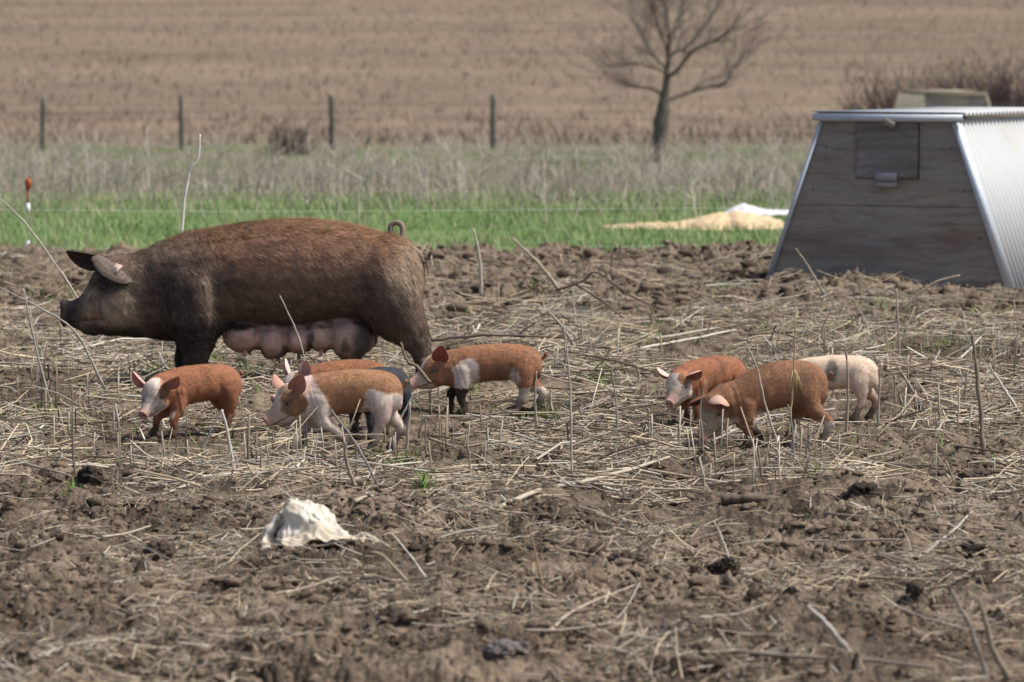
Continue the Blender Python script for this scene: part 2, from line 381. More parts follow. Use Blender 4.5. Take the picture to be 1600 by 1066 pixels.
o = obj('straw_litter', mesh_of('straw_litter', np.concatenate(VV), [np.concatenate(FF)], [M_straw], np.concatenate(CC))); tagp(o, 'trampled pale straw and broken stalks littering the pen', 'straw', kind='stuff')

# upright stubble: 300 individual stalks, the rest with the stuff
def stalk_mesh(seed):
    r = random.Random(seed); h = r.uniform(.07, .2) * (1.35 if r.random() < .2 else 1); lean = r.gauss(0, .10); ln2 = r.gauss(0, .06); w = r.uniform(.0028, .0058)
    P = [(0, 0, -.04), (lean * h * .4 + r.gauss(0, .003), ln2 * h * .4, h * .45), (lean * h, ln2 * h, h)]
    kink = r.random() < .18
    if kink: P.append((lean * h + r.choice((-1, 1)) * h * r.uniform(.2, .5), ln2 * h, h * r.uniform(.75, 1.05)))
    mb = MB(); tone, c = r.choice([('tan', (.42, .35, .26)), ('tan', (.46, .38, .27)), ('pale', (.56, .49, .38)), ('dark', (.24, .19, .14)), ('grey', (.38, .35, .30)), ('pale', (.64, .57, .45)), ('dark', (.16, .125, .095)), ('tan', (.44, .36, .24))])
    mb.tube(P, [w, w * .95, w * .8] + [w * .6] * (len(P) - 3), 5, c)
    if r.random() < .25:
        mb.tube([(P[1][0], P[1][1], P[1][2]), (P[1][0] + r.uniform(-.03, .03), P[1][1], P[1][2] + .04)], [w * .6, w * .3], 4, c)
    return mb.mesh('stubble_stalk', [M_straw], True), tone, kink
SM = [stalk_mesh(s) for s in range(36)]
clusters = [(560, 735, 130, 26), (1150, 735, 110, 34), (1250, 700, 110, 30), (330, 735, 160, 30), (1480, 640, 120, 50), (700, 690, 150, 30), (120, 690, 110, 50), (1330, 600, 190, 50), (1240, 560, 160, 40), (60, 560, 70, 50), (180, 600, 90, 40), (900, 560, 140, 40), (1000, 690, 120, 30), (1550, 560, 60, 60), (470, 720, 60, 26)]
cnt = 0
while cnt < 288:
    if rnd.random() < .72:
        cx, cy, sx, sy = rnd.choice(clusters); px, py = rnd.gauss(cx, sx * .5), rnd.gauss(cy, sy * .5)
    else: px, py = rnd.uniform(0, 1600), rnd.uniform(470, 760)
    if not (5 < px < 1595 and 450 < py < 765): continue
    p = on_z(px, py); z = float(zmud([p.x], [p.y])[0])
    o = obj('stubble_stalk', (pick := SM[rnd.randrange(36)])[0], loc=(p.x, p.y, z), rotz=rnd.uniform(0, 6.28)); s = rnd.uniform(.75, 1.2); o.scale = (s, s, s)
    tagp(o, f"short upright {pick[1]} stubble stalk {'with its top snapped sideways' if pick[2] else 'with a straight cut top'}, standing in the trampled pen", 'stalk', f"{pick[1]} {'snapped' if pick[2] else 'straight'} stubble stalks in the pen"); cnt += 1
# smaller upright bits and little green sprouts
r = np.random.default_rng(21); n = 5200; y = 20.6 + 18 * r.random(n) ** .9; x = (r.random(n) * 2 - 1) * (y * .105 + .5); k = r.random(n) < np.clip(.3 + 1.2 * n2(x / .6, y / .9, 80), .05, 1) * (1 - .8 * trodden(x, y)); x, y = x[k], y[k]; n = len(x)
h = .03 + .10 * r.random(n) ** 1.7; D = np.stack([r.normal(0, .22, n) * h, r.normal(0, .2, n) * h, h], 1)
V, Fq, per = strands(np.stack([x, y, zmud(x, y) - .01], 1), D, .0014 + .002 * r.random(n), r.normal(0, .03, (n, 3)) * h[:, None], 2, .8)
o = obj('stubble_bits', mesh_of('stubble_bits', V, [Fq], [M_straw], np.repeat(straw_cols(n, r) * .8, per, 0))); tagp(o, 'countless short upright straw ends poking from the litter', 'stubble', kind='stuff')
def blades(x, y, z, h, w, c, r, lean=.35, seg=2):
    n = len(x); D = np.stack([r.normal(0, lean, n) * h, r.normal(0, lean, n) * h, h], 1)
    V, Fq, per = strands(np.stack([x, y, z], 1), D, w, np.stack([r.normal(0, .1, n) * h, r.normal(0, .1, n) * h, .0 * h], 1), seg, .15, 2)
    return V, Fq, np.repeat(c, per, 0)
tp = [(930, 590, 25, 8), (940, 585, 20, 8), (240, 590, 18, 8), (330, 560, 25, 10), (1300, 520, 80, 12), (1480, 548, 100, 9), (850, 640, 25, 10), (740, 610, 20, 10), (1280, 745, 16, 8), (620, 735, 30, 6), (665, 765, 12, 5), (1120, 460, 40, 12), (1020, 520, 80, 25), (70, 640, 20, 10), (1400, 490, 60, 14), (390, 590, 20, 12), (110, 780, 10, 4), (840, 470, 20, 8), (80, 470, 30, 10), (1560, 495, 40, 12)]
xs, ys_ = [], []
for (cx, cy, sx, sy) in tp:
    for _ in range(int(70 + sx * 4)):
        p = on_z(rnd.gauss(cx, sx * .6), rnd.gauss(cy, sy * .6)); xs.append(p.x); ys_.append(p.y)
for _ in range(3000):
    p = on_z(rnd.uniform(0, 1600), rnd.uniform(420, 740)); xs.append(p.x); ys_.append(p.y)
x = np.array(xs); y = np.array(ys_); n = len(x); r = np.random.default_rng(5)
V, Fq, c = blades(x, y, zmud(x, y) - .003, .02 + .06 * r.random(n), .0025 + .0035 * r.random(n), np.array([[.10, .20, .04]]) * (.7 + .8 * r.random((n, 1))) + r.random((n, 1)) * np.array([[.07, .03, .01]]), r)
o = obj('green_sprouts', mesh_of('green_sprouts', V, [Fq], [M_grass], c)); tagp(o, 'small green weed sprouts coming up through the straw', 'weeds', kind='stuff')

# ------------------------------------------------------------------ grass strip, dead weeds, field stubble
def zland(x, y): return zbase(x, y) + .02
r = np.random.default_rng(31); n = 118000; y = 40.6 + 17 * r.random(n); x = (r.random(n) * 2 - 1) * (y * .112 + 1.4)
k = (y > mud_edge(x) - .15) & (r.random(n) < np.clip(.8 + .8 * n2(x / 1.3, y / 1.6, 90), .1, 1) * (1 - .6 * sstep(52, 57, y))); x, y = x[k], y[k]; n = len(x)
g = np.clip(.5 + .9 * n2(x / .9, y / 1.4, 91) + .25 * r.normal(0, 1, n), 0, 1)[:, None]
c = np.array([[.11, .19, .065]]) * (1 - g) + np.array([[.27, .345, .16]]) * g; dr = (r.random(n) < .13)[:, None]; c = np.where(dr, np.array([[.40, .36, .22]]), c)
V, Fq, c = blades(x, y, zland(x, y) - .005, (.035 + .06 * r.random(n)) * (.8 + .5 * g[:, 0]), .003 + .003 * r.random(n), c, r)
o = obj('grass', mesh_of('grass', V, [Fq], [M_grass], c)); tagp(o, 'bright green grass strip beyond the mud', 'grass', kind='stuff')
# dead grey-brown weeds
r = np.random.default_rng(41); n = 24000; y = 51 + 33 * r.random(n); x = (r.random(n) * 2 - 1) * (y * .112 + 1.6)
k = r.random(n) < np.clip((.12 + 1.1 * n2(x / 1.1, y / 2.2, 95)) * .9, .03, 1) * sstep(49, 57, y) * (1 - .6 * sstep(74, 80, y)) + .02; x, y = x[k], y[k]; n = len(x)
h = .10 + .50 * r.random(n) ** 1.9; D = np.stack([r.normal(0, .22, n) * h, r.normal(0, .22, n) * h, h], 1)
h = h * (1 - .62 * sstep(62, 70, y)); D = D * (1 - .62 * sstep(62, 70, y))[:, None]; c = np.array([[.52, .455, .375]]) * (.45 + .65 * r.random((n, 1))); c = np.where(r.random((n, 1)) < .18, np.array([[.26, .20, .16]]), c)
V, Fq, per = strands(np.stack([x, y, zland(x, y) - .02], 1), D, .003 + .005 * r.random(n), r.normal(0, .06, (n, 3)) * h[:, None], 2, .3)
Vs, Fs, Cs = [V], [Fq], [np.repeat(c, per, 0)]; off = len(V)
m = 11000; i = r.integers(0, n, m); f = .4 + .5 * r.random(m); B = np.stack([x, y, zland(x, y) - .02], 1)[i] + D[i] * f[:, None]; h2 = h[i] * .4
D2 = np.stack([r.normal(0, .8, m) * h2, r.normal(0, .5, m) * h2, h2 * .8], 1); V, Fq, per = strands(B, D2, .002 + .003 * r.random(m), None, 1, .3)
Vs.append(V); Fs.append(Fq + off); Cs.append(np.repeat(c[i], per, 0)); off += len(V)
# taller pale stems with side branches
m = 900; y3 = 47 + 19 * r.random(m) ** 1.0; x3 = (r.random(m) * 2 - 1) * (y3 * .112 + 1.6); kk = r.random(m) < np.clip(.35 + .9 * n2(x3 / 1.6, y3 / 3, 195), .05, 1) * np.clip((y3 - 44) / 9, .12, 1); x3, y3 = x3[kk], y3[kk]; m = len(x3)
h4 = .35 + .42 * r.random(m); B = np.stack([x3, y3, zland(x3, y3) - .02], 1); D4 = np.stack([r.normal(0, .16, m) * h4, r.normal(0, .15, m) * h4, h4], 1); w4 = .005 + .005 * r.random(m); c4 = np.array([[.68, .61, .52]]) * (.55 + .5 * r.random((m, 1)))
V, Fq, per = strands(B, D4, w4, r.normal(0, .05, (m, 3)) * h4[:, None], 3, .4); Vs.append(V); Fs.append(Fq + off); Cs.append(np.repeat(c4, per, 0)); off += len(V)
for q_ in range(5):
    f4 = (.3 + .6 * r.random(m))[:, None]; D5 = np.stack([r.normal(0, .35, m), r.normal(0, .2, m), .35 + .3 * r.random(m)], 1) * (h4 * .45)[:, None]; V, Fq, per = strands(B + D4 * f4, D5, w4 * .6, None, 1, .4); Vs.append(V); Fs.append(Fq + off); Cs.append(np.repeat(c4, per, 0)); off += len(V)
# low grass between the weeds
m = 45000; y2 = 50 + 50 * r.random(m); x2 = (r.random(m) * 2 - 1) * (y2 * .112 + 1.6); tanc = np.array([[.38, .33, .26]]) * (.7 + .6 * r.random((m, 1)))
gg = (n2(x2 / 2.0, y2 / 3.0, 96) + .3 * r.normal(0, 1, m) + .35 * np.exp(-((y2 - 92) / 4) ** 2) > .28)[:, None]; cc = np.where(gg, np.array([[.14, .21, .08]]), tanc)
h3 = .05 + .11 * r.random(m); V, Fq, per = strands(np.stack([x2, y2, zland(x2, y2) - .01], 1), np.stack([r.normal(0, .35, m) * h3, r.normal(0, .35, m) * h3, h3], 1), .004 + .004 * r.random(m), None, 1, .2, 2)
Vs.append(V); Fs.append(Fq + off); Cs.append(np.repeat(cc, per, 0)); off += len(V)
o = obj('dead_weeds', mesh_of('dead_weeds', np.concatenate(Vs), [np.concatenate(Fs)], [M_straw], np.concatenate(Cs))); tagp(o, 'tangle of dead grey and tan weeds between the grass and the post fence', 'weeds', kind='stuff')
# crop stubble on the hillside field, in drilled rows
r = np.random.default_rng(51); n = 122000; u = r.random(n); y = 101 + 190 * u ** 1.25; x = (r.random(n) * 2 - 1) * (y * .112 + 4)
x = x + .6 * n2(x / 3, y / 3, 98); hh = (.10 + .14 * r.random(n)) * (1 + .3 * n2(x / 5, y / 3, 99)); k = r.random(n) < np.clip(.6 + .9 * n2(x / 20, y / 4, 97), .12, 1); x, y, hh = x[k], y[k], hh[k]; n = len(x)
bd = (n2(x / 34, y / 9.0, 54) + .5 * n2(x / 14, y / 3.2, 55))[:, None]; c = np.array([[.29, .230, .172]]) * (.7 + .5 * r.random((n, 1))) * (1 + .25 * bd); c = np.where(r.random((n, 1)) < .12, np.array([[.21, .165, .128]]), c)
V, Fq, per = strands(np.stack([x, y, zland(x, y) - .03], 1), np.stack([r.normal(0, .3, n) * hh, r.normal(0, .3, n) * hh, hh], 1), .010 + .014 * r.random(n), None, 1, .5, 2)
o = obj('field_stubble', mesh_of('field_stubble', V, [Fq], [M_straw], np.repeat(c, per, 0))); tagp(o, 'pale crop stubble covering the rising field behind', 'stubble', kind='stuff')
# ------------------------------------------------------------------ single stalks one can point at
STRAW = (.44, .36, .25); GREYS = (.40, .37, .32); DARKS = (.15, .11, .085); PALE = (.60, .55, .47)
def stick(pts, w, c, label, name='dry_stalk', Y=None, dy=0.0, cat='stalk', extra=None, base_low=.03, grp=None):
    """pts: photo points from the foot to the tip; the foot stands on the ground there"""
    p0 = on_z(*pts[0]); Y0 = p0.y if Y is None else Y
    n = len(pts); P = []
    for i, (px, py) in enumerate(pts): P.append(np.array(at_y(px, py, Y0 + dy * i / max(1, n - 1))))
    base = P[0].copy(); P = [q - base for q in P]; P[0] = P[0] - (P[1] - P[0]) / (np.linalg.norm(P[1] - P[0]) + 1e-9) * base_low
    s = F / Y0; r0 = w / s / 2; m = max(8, 5 * n); Q = crom(P, m)
    rr = np.random.default_rng(int(pts[0][0] * 7 + pts[0][1])); Q[1:-1] += rr.normal(0, r0 * .13, (m - 2, 3))
    mb = MB(); mb.tube(Q, np.linspace(r0, r0 * .5, m) * (1 + .12 * rr.normal(0, 1, m)), 6, c)
    if extra: extra(mb, Q, r0, c)
    o = mb.build(name, M_straw, loc=base); tagp(o, label, cat, grp); return o
def lying(pts, w, c, label, name='fallen_stalk', cat='stalk', lift=.012):
    P = [np.array(on_z(*p)) for p in pts]; Q = crom(P, 6 * len(pts)); m = len(Q)
    z = zmud(Q[:, 0], Q[:, 1]); z = np.convolve(np.pad(z, 3, mode='edge'), np.ones(7) / 7, 'valid')
    zl = np.linspace(z[:4].mean(), z[-4:].mean(), m); zl = zl + max(0, float(np.percentile(z - zl, 80))); s = F / Q[0, 1]; r0 = w / s / 2; Q[:, 2] = .75 * zl + .25 * z + r0 + lift; base = Q[0].copy(); mb = MB()
    mb.tube(Q - base, np.linspace(r0, r0 * .6, m), 6, c); o = mb.build(name, M_straw, loc=base); tagp(o, label, cat); return o
def twigs(mb, Q, r0, c):
    rr = random.Random(3)
    for i in range(3, len(Q) - 1, 2):
        d = np.array([rr.choice((-1, 1)) * rr.uniform(.015, .04), 0, rr.uniform(.01, .04)]); mb.tube([Q[i], Q[i] + d], [r0 * .5, r0 * .25], 4, c)
def broom(mb, Q, r0, c):
    # seed head hanging from a node on the stem
    k = int(len(Q) * .52); rr = random.Random(4)
    for i in range(16):
        a = rr.uniform(-.42, .42); L = rr.uniform(.05, .13)
        e = Q[k] + np.array([math.sin(a) * L, rr.uniform(-.02, .02), -math.cos(a) * L]); mid = (Q[k] + e) / 2 + np.array([math.copysign(.006, a), 0, .004])
        mb.tube([Q[k], mid, e], [r0 * .45, r0 * .35, r0 * .2], 4, c)
stick([(478, 566), (462, 515), (437, 462)], 3.6, (.50, .44, .36), 'thin straw stem leaning in front of the sow, below her belly', Y=25.0)
stick([(285, 362), (290, 300), (309, 250), (313, 210)], 5.5, (.85, .82, .75), 'tall pale crooked weed stem rising behind the back of the sow', Y=30, base_low=.9, extra=None)
stick([(122, 468), (95, 425), (40, 350), (0, 310)], 4.6, (.55, .50, .42), 'long grey stem slanting from the left edge down to the snout of the sow', Y=27.6, base_low=.2)
stick([(160, 600), (118, 520), (60, 480), (0, 450)], 4.5, GREYS, 'grey stalk running slantwise below the snout of the sow', Y=25.9)
stick([(82, 640), (60, 560), (36, 450)], 5, GREYS, 'upright bent grey stalk at the far left of the pen', Y=25.2)
stick([(118, 745), (114, 700), (112, 600)], 5, (.24, .20, .155), 'tall brown stalk standing at the left beside the dark dung lump')
stick([(368, 746), (358, 690), (347, 640)], 8, PALE, 'thick bleached stalk leaning right of the leftmost piglet')
stick([(318, 700), (330, 672), (347, 640)], 5, GREYS, 'grey stalk leaning against the top of the bleached stalk')
stick([(274, 668), (280, 640), (272, 620)], 4.5, STRAW, 'short straw stub in front of the chest of the leftmost piglet')
stick([(665, 590), (650, 572), (636, 565), (626, 535)], 7.5, (.22, .19, .13), 'curved olive stalk between hind leg of the sow and the red-eared piglet', Y=24.2)
stick([(590, 760), (560, 700), (517, 640)], 5.2, (.30, .28, .26), 'dark grey stalk propped slantwise in front of the pinto piglet')
stick([(480, 682), (497, 662), (516, 640)], 5.5, GREYS, 'pale grey stalk meeting the propped stalk in a peak')
stick([(400, 705), (470, 688), (540, 680), (600, 679)], 4, STRAW, 'thin arched straw crossing the feet of the pinto piglet', Y=22.4)
stick([(633, 728), (636, 690), (641, 628)], 8, (.36, .32, .26), 'thick tan stalk standing just right of the hind foot of the pinto piglet')
stick([(626, 655), (638, 630), (648, 612)], 4, PALE, 'thin white straw leaning beside the tan thick stalk', Y=22.9)
stick([(555, 762), (541, 720), (540, 690)], 8, (.30, .25, .18), 'stout brown stub at the front edge of the straw, above the sack')
stick([(557, 752), (557, 720), (558, 692)], 5, (.27, .22, .17), 'straight brown stub beside the stout stub above the sack')
stick([(667, 722), (665, 690), (665, 655)], 5, (.26, .21, .16), 'slim upright stub left of centre in front of the piglets')
stick([(735, 745), (733, 712), (728, 680)], 5, (.33, .28, .22), 'upright stub left of the long fallen stalk in mid pen')
stick([(893, 735), (892, 650), (889, 580), (880, 500)], 5, (.50, .44, .35), 'tall thin weed stem standing between the two piglet groups', extra=twigs)
stick([(966, 680), (962, 620), (955, 570)], 3.6, GREYS, 'thin crooked stem left of the head of the white-faced piglet at right', extra=twigs)
stick([(838, 660), (836, 620), (838, 580)], 5, (.38, .33, .27), 'straight stalk against the hind leg of the piglet with the red ear', Y=23.3)
stick([(862, 642), (860, 625), (861, 608)], 7, (.42, .37, .30), 'short thick stub right of the piglet with the red ear')
stick([(1097, 760), (1098, 690), (1094, 640), (1102, 596)], 4.5, (.34, .28, .21), 'thin knotted stem standing in front of the lowered piglet head', Y=22.0)
stick([(1215, 694), (1195, 630), (1183, 575), (1165, 535)], 4.5, (.50, .44, .36), 'long mottled stem slanting across the flank of the brown piglet', Y=22.4)
stick([(1233, 672), (1238, 615), (1242, 550), (1243, 490)], 4.2, (.50, .38, .20), 'golden straw stem with a drooping broom head before the brown piglet', Y=22.3, extra=broom)
stick([(1240, 720), (1238, 670), (1231, 632)], 4, (.27, .24, .21), 'thin dark stem by the hind leg of the brown piglet')
stick([(1285, 455), (1262, 415), (1243, 388)], 5, (.36, .30, .24), 'brown twig leaning before the plywood wall of the hut', Y=33.8)
stick([(1320, 520), (1300, 470), (1282, 440)], 4, (.33, .28, .22), 'bent straw in front of the hut at its left half', Y=32.8)
stick([(1415, 478), (1440, 455), (1470, 438), (1500, 430)], 5, (.45, .38, .30), 'light stalk sloping up before the right half of the hut', Y=33)
stick([(752, 456), (750, 410), (740, 357)], 7.5, (.50, .45, .37), 'stout bleached stalk standing behind the piglet with the red ear', Y=33.5)
stick([(873, 452), (840, 410), (798, 371)], 7, (.44, .37, .28), 'long tan stalk leaning left against the green strip', Y=33)
stick([(900, 510), (897, 480), (895, 452)], 4, PALE, 'thin pale straw standing below the leaning tan stalk')
stick([(955, 425), (956, 400), (962, 382)], 3.5, DARKS, 'short dark twig standing at the edge of the mud mound', Y=37)
stick([(880, 450), (910, 440), (932, 426), (985, 462), (1040, 485)], 4.5, (.13, .09, .08), 'dark bramble cane arched low over the mud', Y=31, base_low=.05)
stick([(900, 445), (940, 470), (975, 498)], 4, (.14, .10, .085), 'dark bramble twig crossing under the arched cane', Y=31)
stick([(940, 515), (955, 488), (975, 462)], 5, (.48, .41, .31), 'straw stalk leaning right beneath the arched bramble cane')
stick([(905, 560), (885, 520), (862, 492)], 7, (.40, .36, .30), 'thick grey stalk leaning left behind the gap between the piglets')
stick([(890, 545), (900, 528), (882, 512)], 5, (.45, .40, .32), 'short bent straw beside the thick grey leaning stalk')
stick([(912, 548), (910, 525), (908, 505)], 5, (.45, .39, .31), 'short upright straw between the leaning stalks in mid pen')
stick([(665, 533), (755, 524), (855, 526)], 7, (.16, .13, .11), 'long dark stick lying behind the back of the piglet with the red ear', name='fallen_stick', Y=28.0, base_low=0)
stick([(790, 535), (820, 515), (838, 503)], 7, (.19, .155, .12), 'dark stick propped on the long dark stick')
stick([(1137, 868), (1128, 842), (1116, 815)], 5, PALE, 'single pale stick leaning left on the bare mud at right')
stick([(658, 893), (636, 862), (612, 834)], 5.5, PALE, 'bright straw leaning left just right of the white sack')
stick([(633, 905), (600, 870), (578, 862)], 5, STRAW, 'straw leaning beside the frayed tail of the white sack')
stick([(850, 924), (838, 870), (825, 815)], 5.5, (.38, .29, .17), 'tan blade standing in the mid foreground mud')
stick([(745, 893), (790, 868), (828, 842)], 3.5, (.33, .25, .15), 'thin tan stalk leaning against the standing blade')
stick([(1335, 1030), (1300, 985), (1262, 947)], 13, (.46, .42, .37), 'thickest grey stick leaning left at the lower right', name='leaning_stick', cat='stick')
stick([(1545, 1066), (1520, 990), (1487, 922)], 11, (.36, .31, .25), 'blurred brown stalk leaning left at the bottom right corner', name='leaning_stick', cat='stick')
stick([(1580, 1066), (1550, 1010), (1530, 935)], 13, (.28, .23, .17), 'broad brown stalk nearest the bottom right corner', name='leaning_stick', cat='stick')
stick([(1320, 700), (1325, 620), (1322, 550), (1318, 540)], 5, (.33, .28, .22), 'upright stalk behind the rump of the white piglet', Y=23.5)
stick([(1372, 660), (1374, 610), (1376, 560)], 4.5, (.36, .32, .27), 'thin upright stalk just right of the white piglet')
stick([(1440, 632), (1420, 600), (1402, 572)], 5.5, GREYS, 'grey stalk leaning left, right of the white piglet')
stick([(1460, 645), (1445, 615), (1434, 595)], 5, PALE, 'pale stalk leaning parallel to the grey one right of the white piglet')
stick([(1536, 705), (1532, 640), (1524, 560), (1518, 520)], 9, (.27, .215, .16), 'tall broken brown stalk at the right edge of the straw')
stick([(1600, 655), (1570, 610), (1545, 570)], 6.5, PALE, 'long pale stalk leaning in from the right edge')
stick([(1406, 560), (1403, 500), (1400, 452)], 4.5, (.40, .35, .29), 'tall slender grey stem standing between hut and white piglet')
stick([(1392, 560), (1385, 530), (1382, 500)], 4.5, (.42, .37, .29), 'shorter stem left of the tall slender grey stem')
stick([(1300, 560), (1285, 520), (1305, 470)], 4, (.38, .32, .26), 'kinked stem above the back of the white piglet', Y=29)
lying([(780, 800), (840, 775), (920, 757), (985, 738), (1050, 722)], 9, (.46, .40, .31), 'long pale bent branch lying across the mud in the middle')
lying([(600, 752), (760, 748), (900, 754), (1010, 756)], 4.5, PALE, 'long straight pale straw lying along the front of the litter')
lying([(670, 690), (740, 720), (780, 745)], 5, STRAW, 'slanting fallen straw ending at the long straight straw')
lying([(1130, 752), (1300, 745), (1430, 740)], 4.5, (.50, .42, .30), 'long fallen straw lying in front of the brown piglet')
lying([(1330, 720), (1420, 730), (1500, 737)], 7, (.30, .25, .20), 'brown fallen stalk lying right of centre in the straw')
lying([(1290, 820), (1450, 830), (1600, 836)], 4.5, (.27, .235, .20), 'upper one of the long grey stalks lying at the right edge')
lying([(1240, 856), (1400, 858), (1600, 862)], 4.5, (.31, .27, .23), 'lower one of the long grey stalks lying at the right edge')
lying([(1445, 870), (1490, 840), (1520, 822)], 6, GREYS, 'grey stick crossing the two long stalks at right')
lying([(1100, 1045), (1330, 1055), (1460, 1062)], 8, (.27, .23, .19), 'dark fallen stalk lying along the bottom edge at right')
lying([(50, 1056), (130, 1025), (260, 1018)], 9, (.36, .31, .25), 'blurred grey stalk lying at the bottom left')
lying([(160, 843), (200, 835), (236, 823)], 5, (.42, .36, .28), 'short pale stalk lying in the mud left of the sack')
lying([(275, 842), (330, 843)], 5, (.44, .38, .30), 'small straight straw lying between the sack and the left stalk')
lying([(820, 1005), (890, 1000), (960, 985), (1000, 925)], 5, (.33, .29, .24), 'thin crooked stalk lying in the lower middle mud')
lying([(0, 720), (60, 738), (110, 750)], 5.5, (.42, .36, .28), 'stalk lying at the left edge pointing at the dung lump')
lying([(905, 505), (1000, 530), (1100, 520), (1160, 512)], 6, (.42, .37, .30), 'long fallen stalk lying far back between the piglet groups')
lying([(960, 552), (1060, 535), (1150, 520)], 5, PALE, 'pale fallen straw lying behind the right piglet group')
lying([(555, 820), (570, 812), (582, 802)], 7, (.42, .36, .26), 'short flat stub poking out behind the white sack')
lying([(75, 540), (150, 560), (240, 552)], 6, PALE, 'bright broken stalk lying under the chin of the sow')
lying([(860, 1000), (905, 960), (1000, 920)], 5, (.45, .38, .29), 'thin straw slanting up in the lower middle mud')
# weathered chunk of wood
mb = MB(); p = on_z(1128, 788); q = on_z(1282, 792); n = 16
for (a, b, w, zz, seed) in ((0, .62, .048, .02, 1), (.5, 1.0, .03, .012, 2)):
    P = np.array([np.array(p) * (1 - t) + np.array(q) * t for t in np.linspace(a, b, n)]) - np.array(p); rr = np.random.default_rng(seed)
    P[:, 2] = zz + .01 * np.sin(np.linspace(0, 3, n)); P[1:-1, 1] += rr.normal(0, .004, n - 2)
    mb.tube(P, w * .6 * (1 + .12 * rr.normal(0, 1, n)), 9, (.20, .15, .115), flat=.7)
o = mb.build('wood_chunk', M_bark, loc=(p.x, p.y, float(zmud([p.x], [p.y])[0]) + .012)); tagp(o, 'weathered split chunk of wood lying on the mud below the brown piglet', 'wood')

# ------------------------------------------------------------------ crumpled white feed sack
M_sack = mat('woven_sack', attr='col', rough=.62, spec=.35, noise=[(9, (.50, .42, .30), .55, .55, .72), (24, (.40, .31, .21), .6, .55, .72)], bump=[(28, .35, .012), (420, .25, .0015)])
root = obj('white_sack', None); p = on_z(480, 862); root.location = (p.x, p.y, float(np.percentile(zmud(p.x + np.linspace(-.2, .25, 60), p.y - .1 + .1 * np.sin(np.arange(60))), 90)) - .012); root.scale = (1.0, 1.05, 1.12); tagp(root, 'crumpled dirty white woven sack lying on the bare mud', 'sack')
S_ = F / p.y
def sackmesh():
    nu, nv = 110, 90; U = np.linspace(-1, 1, nu); Vv = np.linspace(-1, 1, nv); u, v = [a.ravel() for a in np.meshgrid(U, Vv)]
    # plan: u across the picture, v into the depth
    w2 = .160; d2 = .135
    x = u * w2 * (1 - .12 * v); y = v * d2
    prof = np.interp(u, [-1, -.93, -.75, -.55, -.36, -.15, .1, .35, .6, .8, 1], [.0, .055, .10, .145, .170, .168, .160, .140, .100, .055, .0])
    h = prof * np.clip(1 - np.abs(v + .05) ** 2.4, 0, 1) ** .75
    wx = u + .18 * n2(u * 1.6, v * 1.6, 201); wv = v + .18 * n2(u * 1.6 + 4, v * 1.6, 202)
    fold = 1 - np.abs(n2(wx * 2.1 + wv * .8, wv * 2.3, 203)) * 2.2; f2 = 1 - np.abs(n2(wx * 4.6 - wv, wv * 4.2 + 3, 204)) * 2
    f3 = 1 - np.abs(n2(wx * 8 + wv * 3, wv * 8, 213)) * 2.4; h = .93 * h * (.95 + .06 * fold)
    x = x + .008 * n2(wx * 2.5, wv * 2.5, 206) + .002 * n2(u * 9, v * 9, 208); y = y + .012 * n2(wx * 2.5, wv * 2.5, 207)
    # mouth of the sack: a hollow at the lower left facing the camera
    m = np.exp(-(((u + .66) / .12) ** 2 + ((v + .78) / .17) ** 2)); y = y + .075 * m; h = h - .035 * m
    # rolled loose flap in front
    fl = np.exp(-((v + .86) / .09) ** 2) * (np.abs(u - .12) < .75); h = h + .022 * fl * (.7 + .5 * n2(u * 5, v, 209)); h = np.maximum(h, -.01)
    P = np.stack([x, y, h], 1); i = np.arange(nv - 1)[:, None] * nu; j = np.arange(nu - 1)[None, :]
    Fq = np.stack([i + j, i + j + 1, i + nu + j + 1, i + nu + j], -1).reshape(-1, 4)
    Q0 = P.reshape(nv, nu, 3); tu = np.gradient(Q0, axis=1); tv = np.gradient(Q0, axis=0); nn = np.cross(tu, tv).reshape(-1, 3); nn /= np.linalg.norm(nn, axis=1)[:, None] + 1e-9
    Wp = P + .035 * np.stack([n3(P, .11, 231), n3(P, .11, 232), n3(P, .11, 233)], 1); st3 = np.array([1, .8, 1.5])
    rd = .55 - np.abs(n3(Wp * st3, .085, 234)) * 2.2; r2 = .5 - np.abs(n3(Wp * np.array([1.4, 1, .8]), .042, 235)) * 2
    P = P + nn * (.013 * rd + .007 * r2 + .003 * (.5 - np.abs(n3(P, .02, 237)) * 2) + .002 * n3(P, .012, 236))[:, None]
    c = np.tile(np.array([.62, .575, .50]), (len(P), 1)); t = sstep(.1, .5, n2(u * 2.2 + 9, v * 2.2, 210))[:, None] * .5; c = c * (1 - t) + np.array([.58, .47, .33]) * t
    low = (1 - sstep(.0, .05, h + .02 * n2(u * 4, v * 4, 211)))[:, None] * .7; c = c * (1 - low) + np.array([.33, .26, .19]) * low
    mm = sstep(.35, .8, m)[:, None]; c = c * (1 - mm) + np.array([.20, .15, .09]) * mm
    return P, Fq, c
P, Fq, c = sackmesh(); mb = MB(); mb.add(P, [Fq], c)
o = mb.build('sack_body', M_sack, root); o.location = (.005, .03, 0)
md = o.modifiers.new('t', 'SOLIDIFY'); md.thickness = .003; md.offset = -1
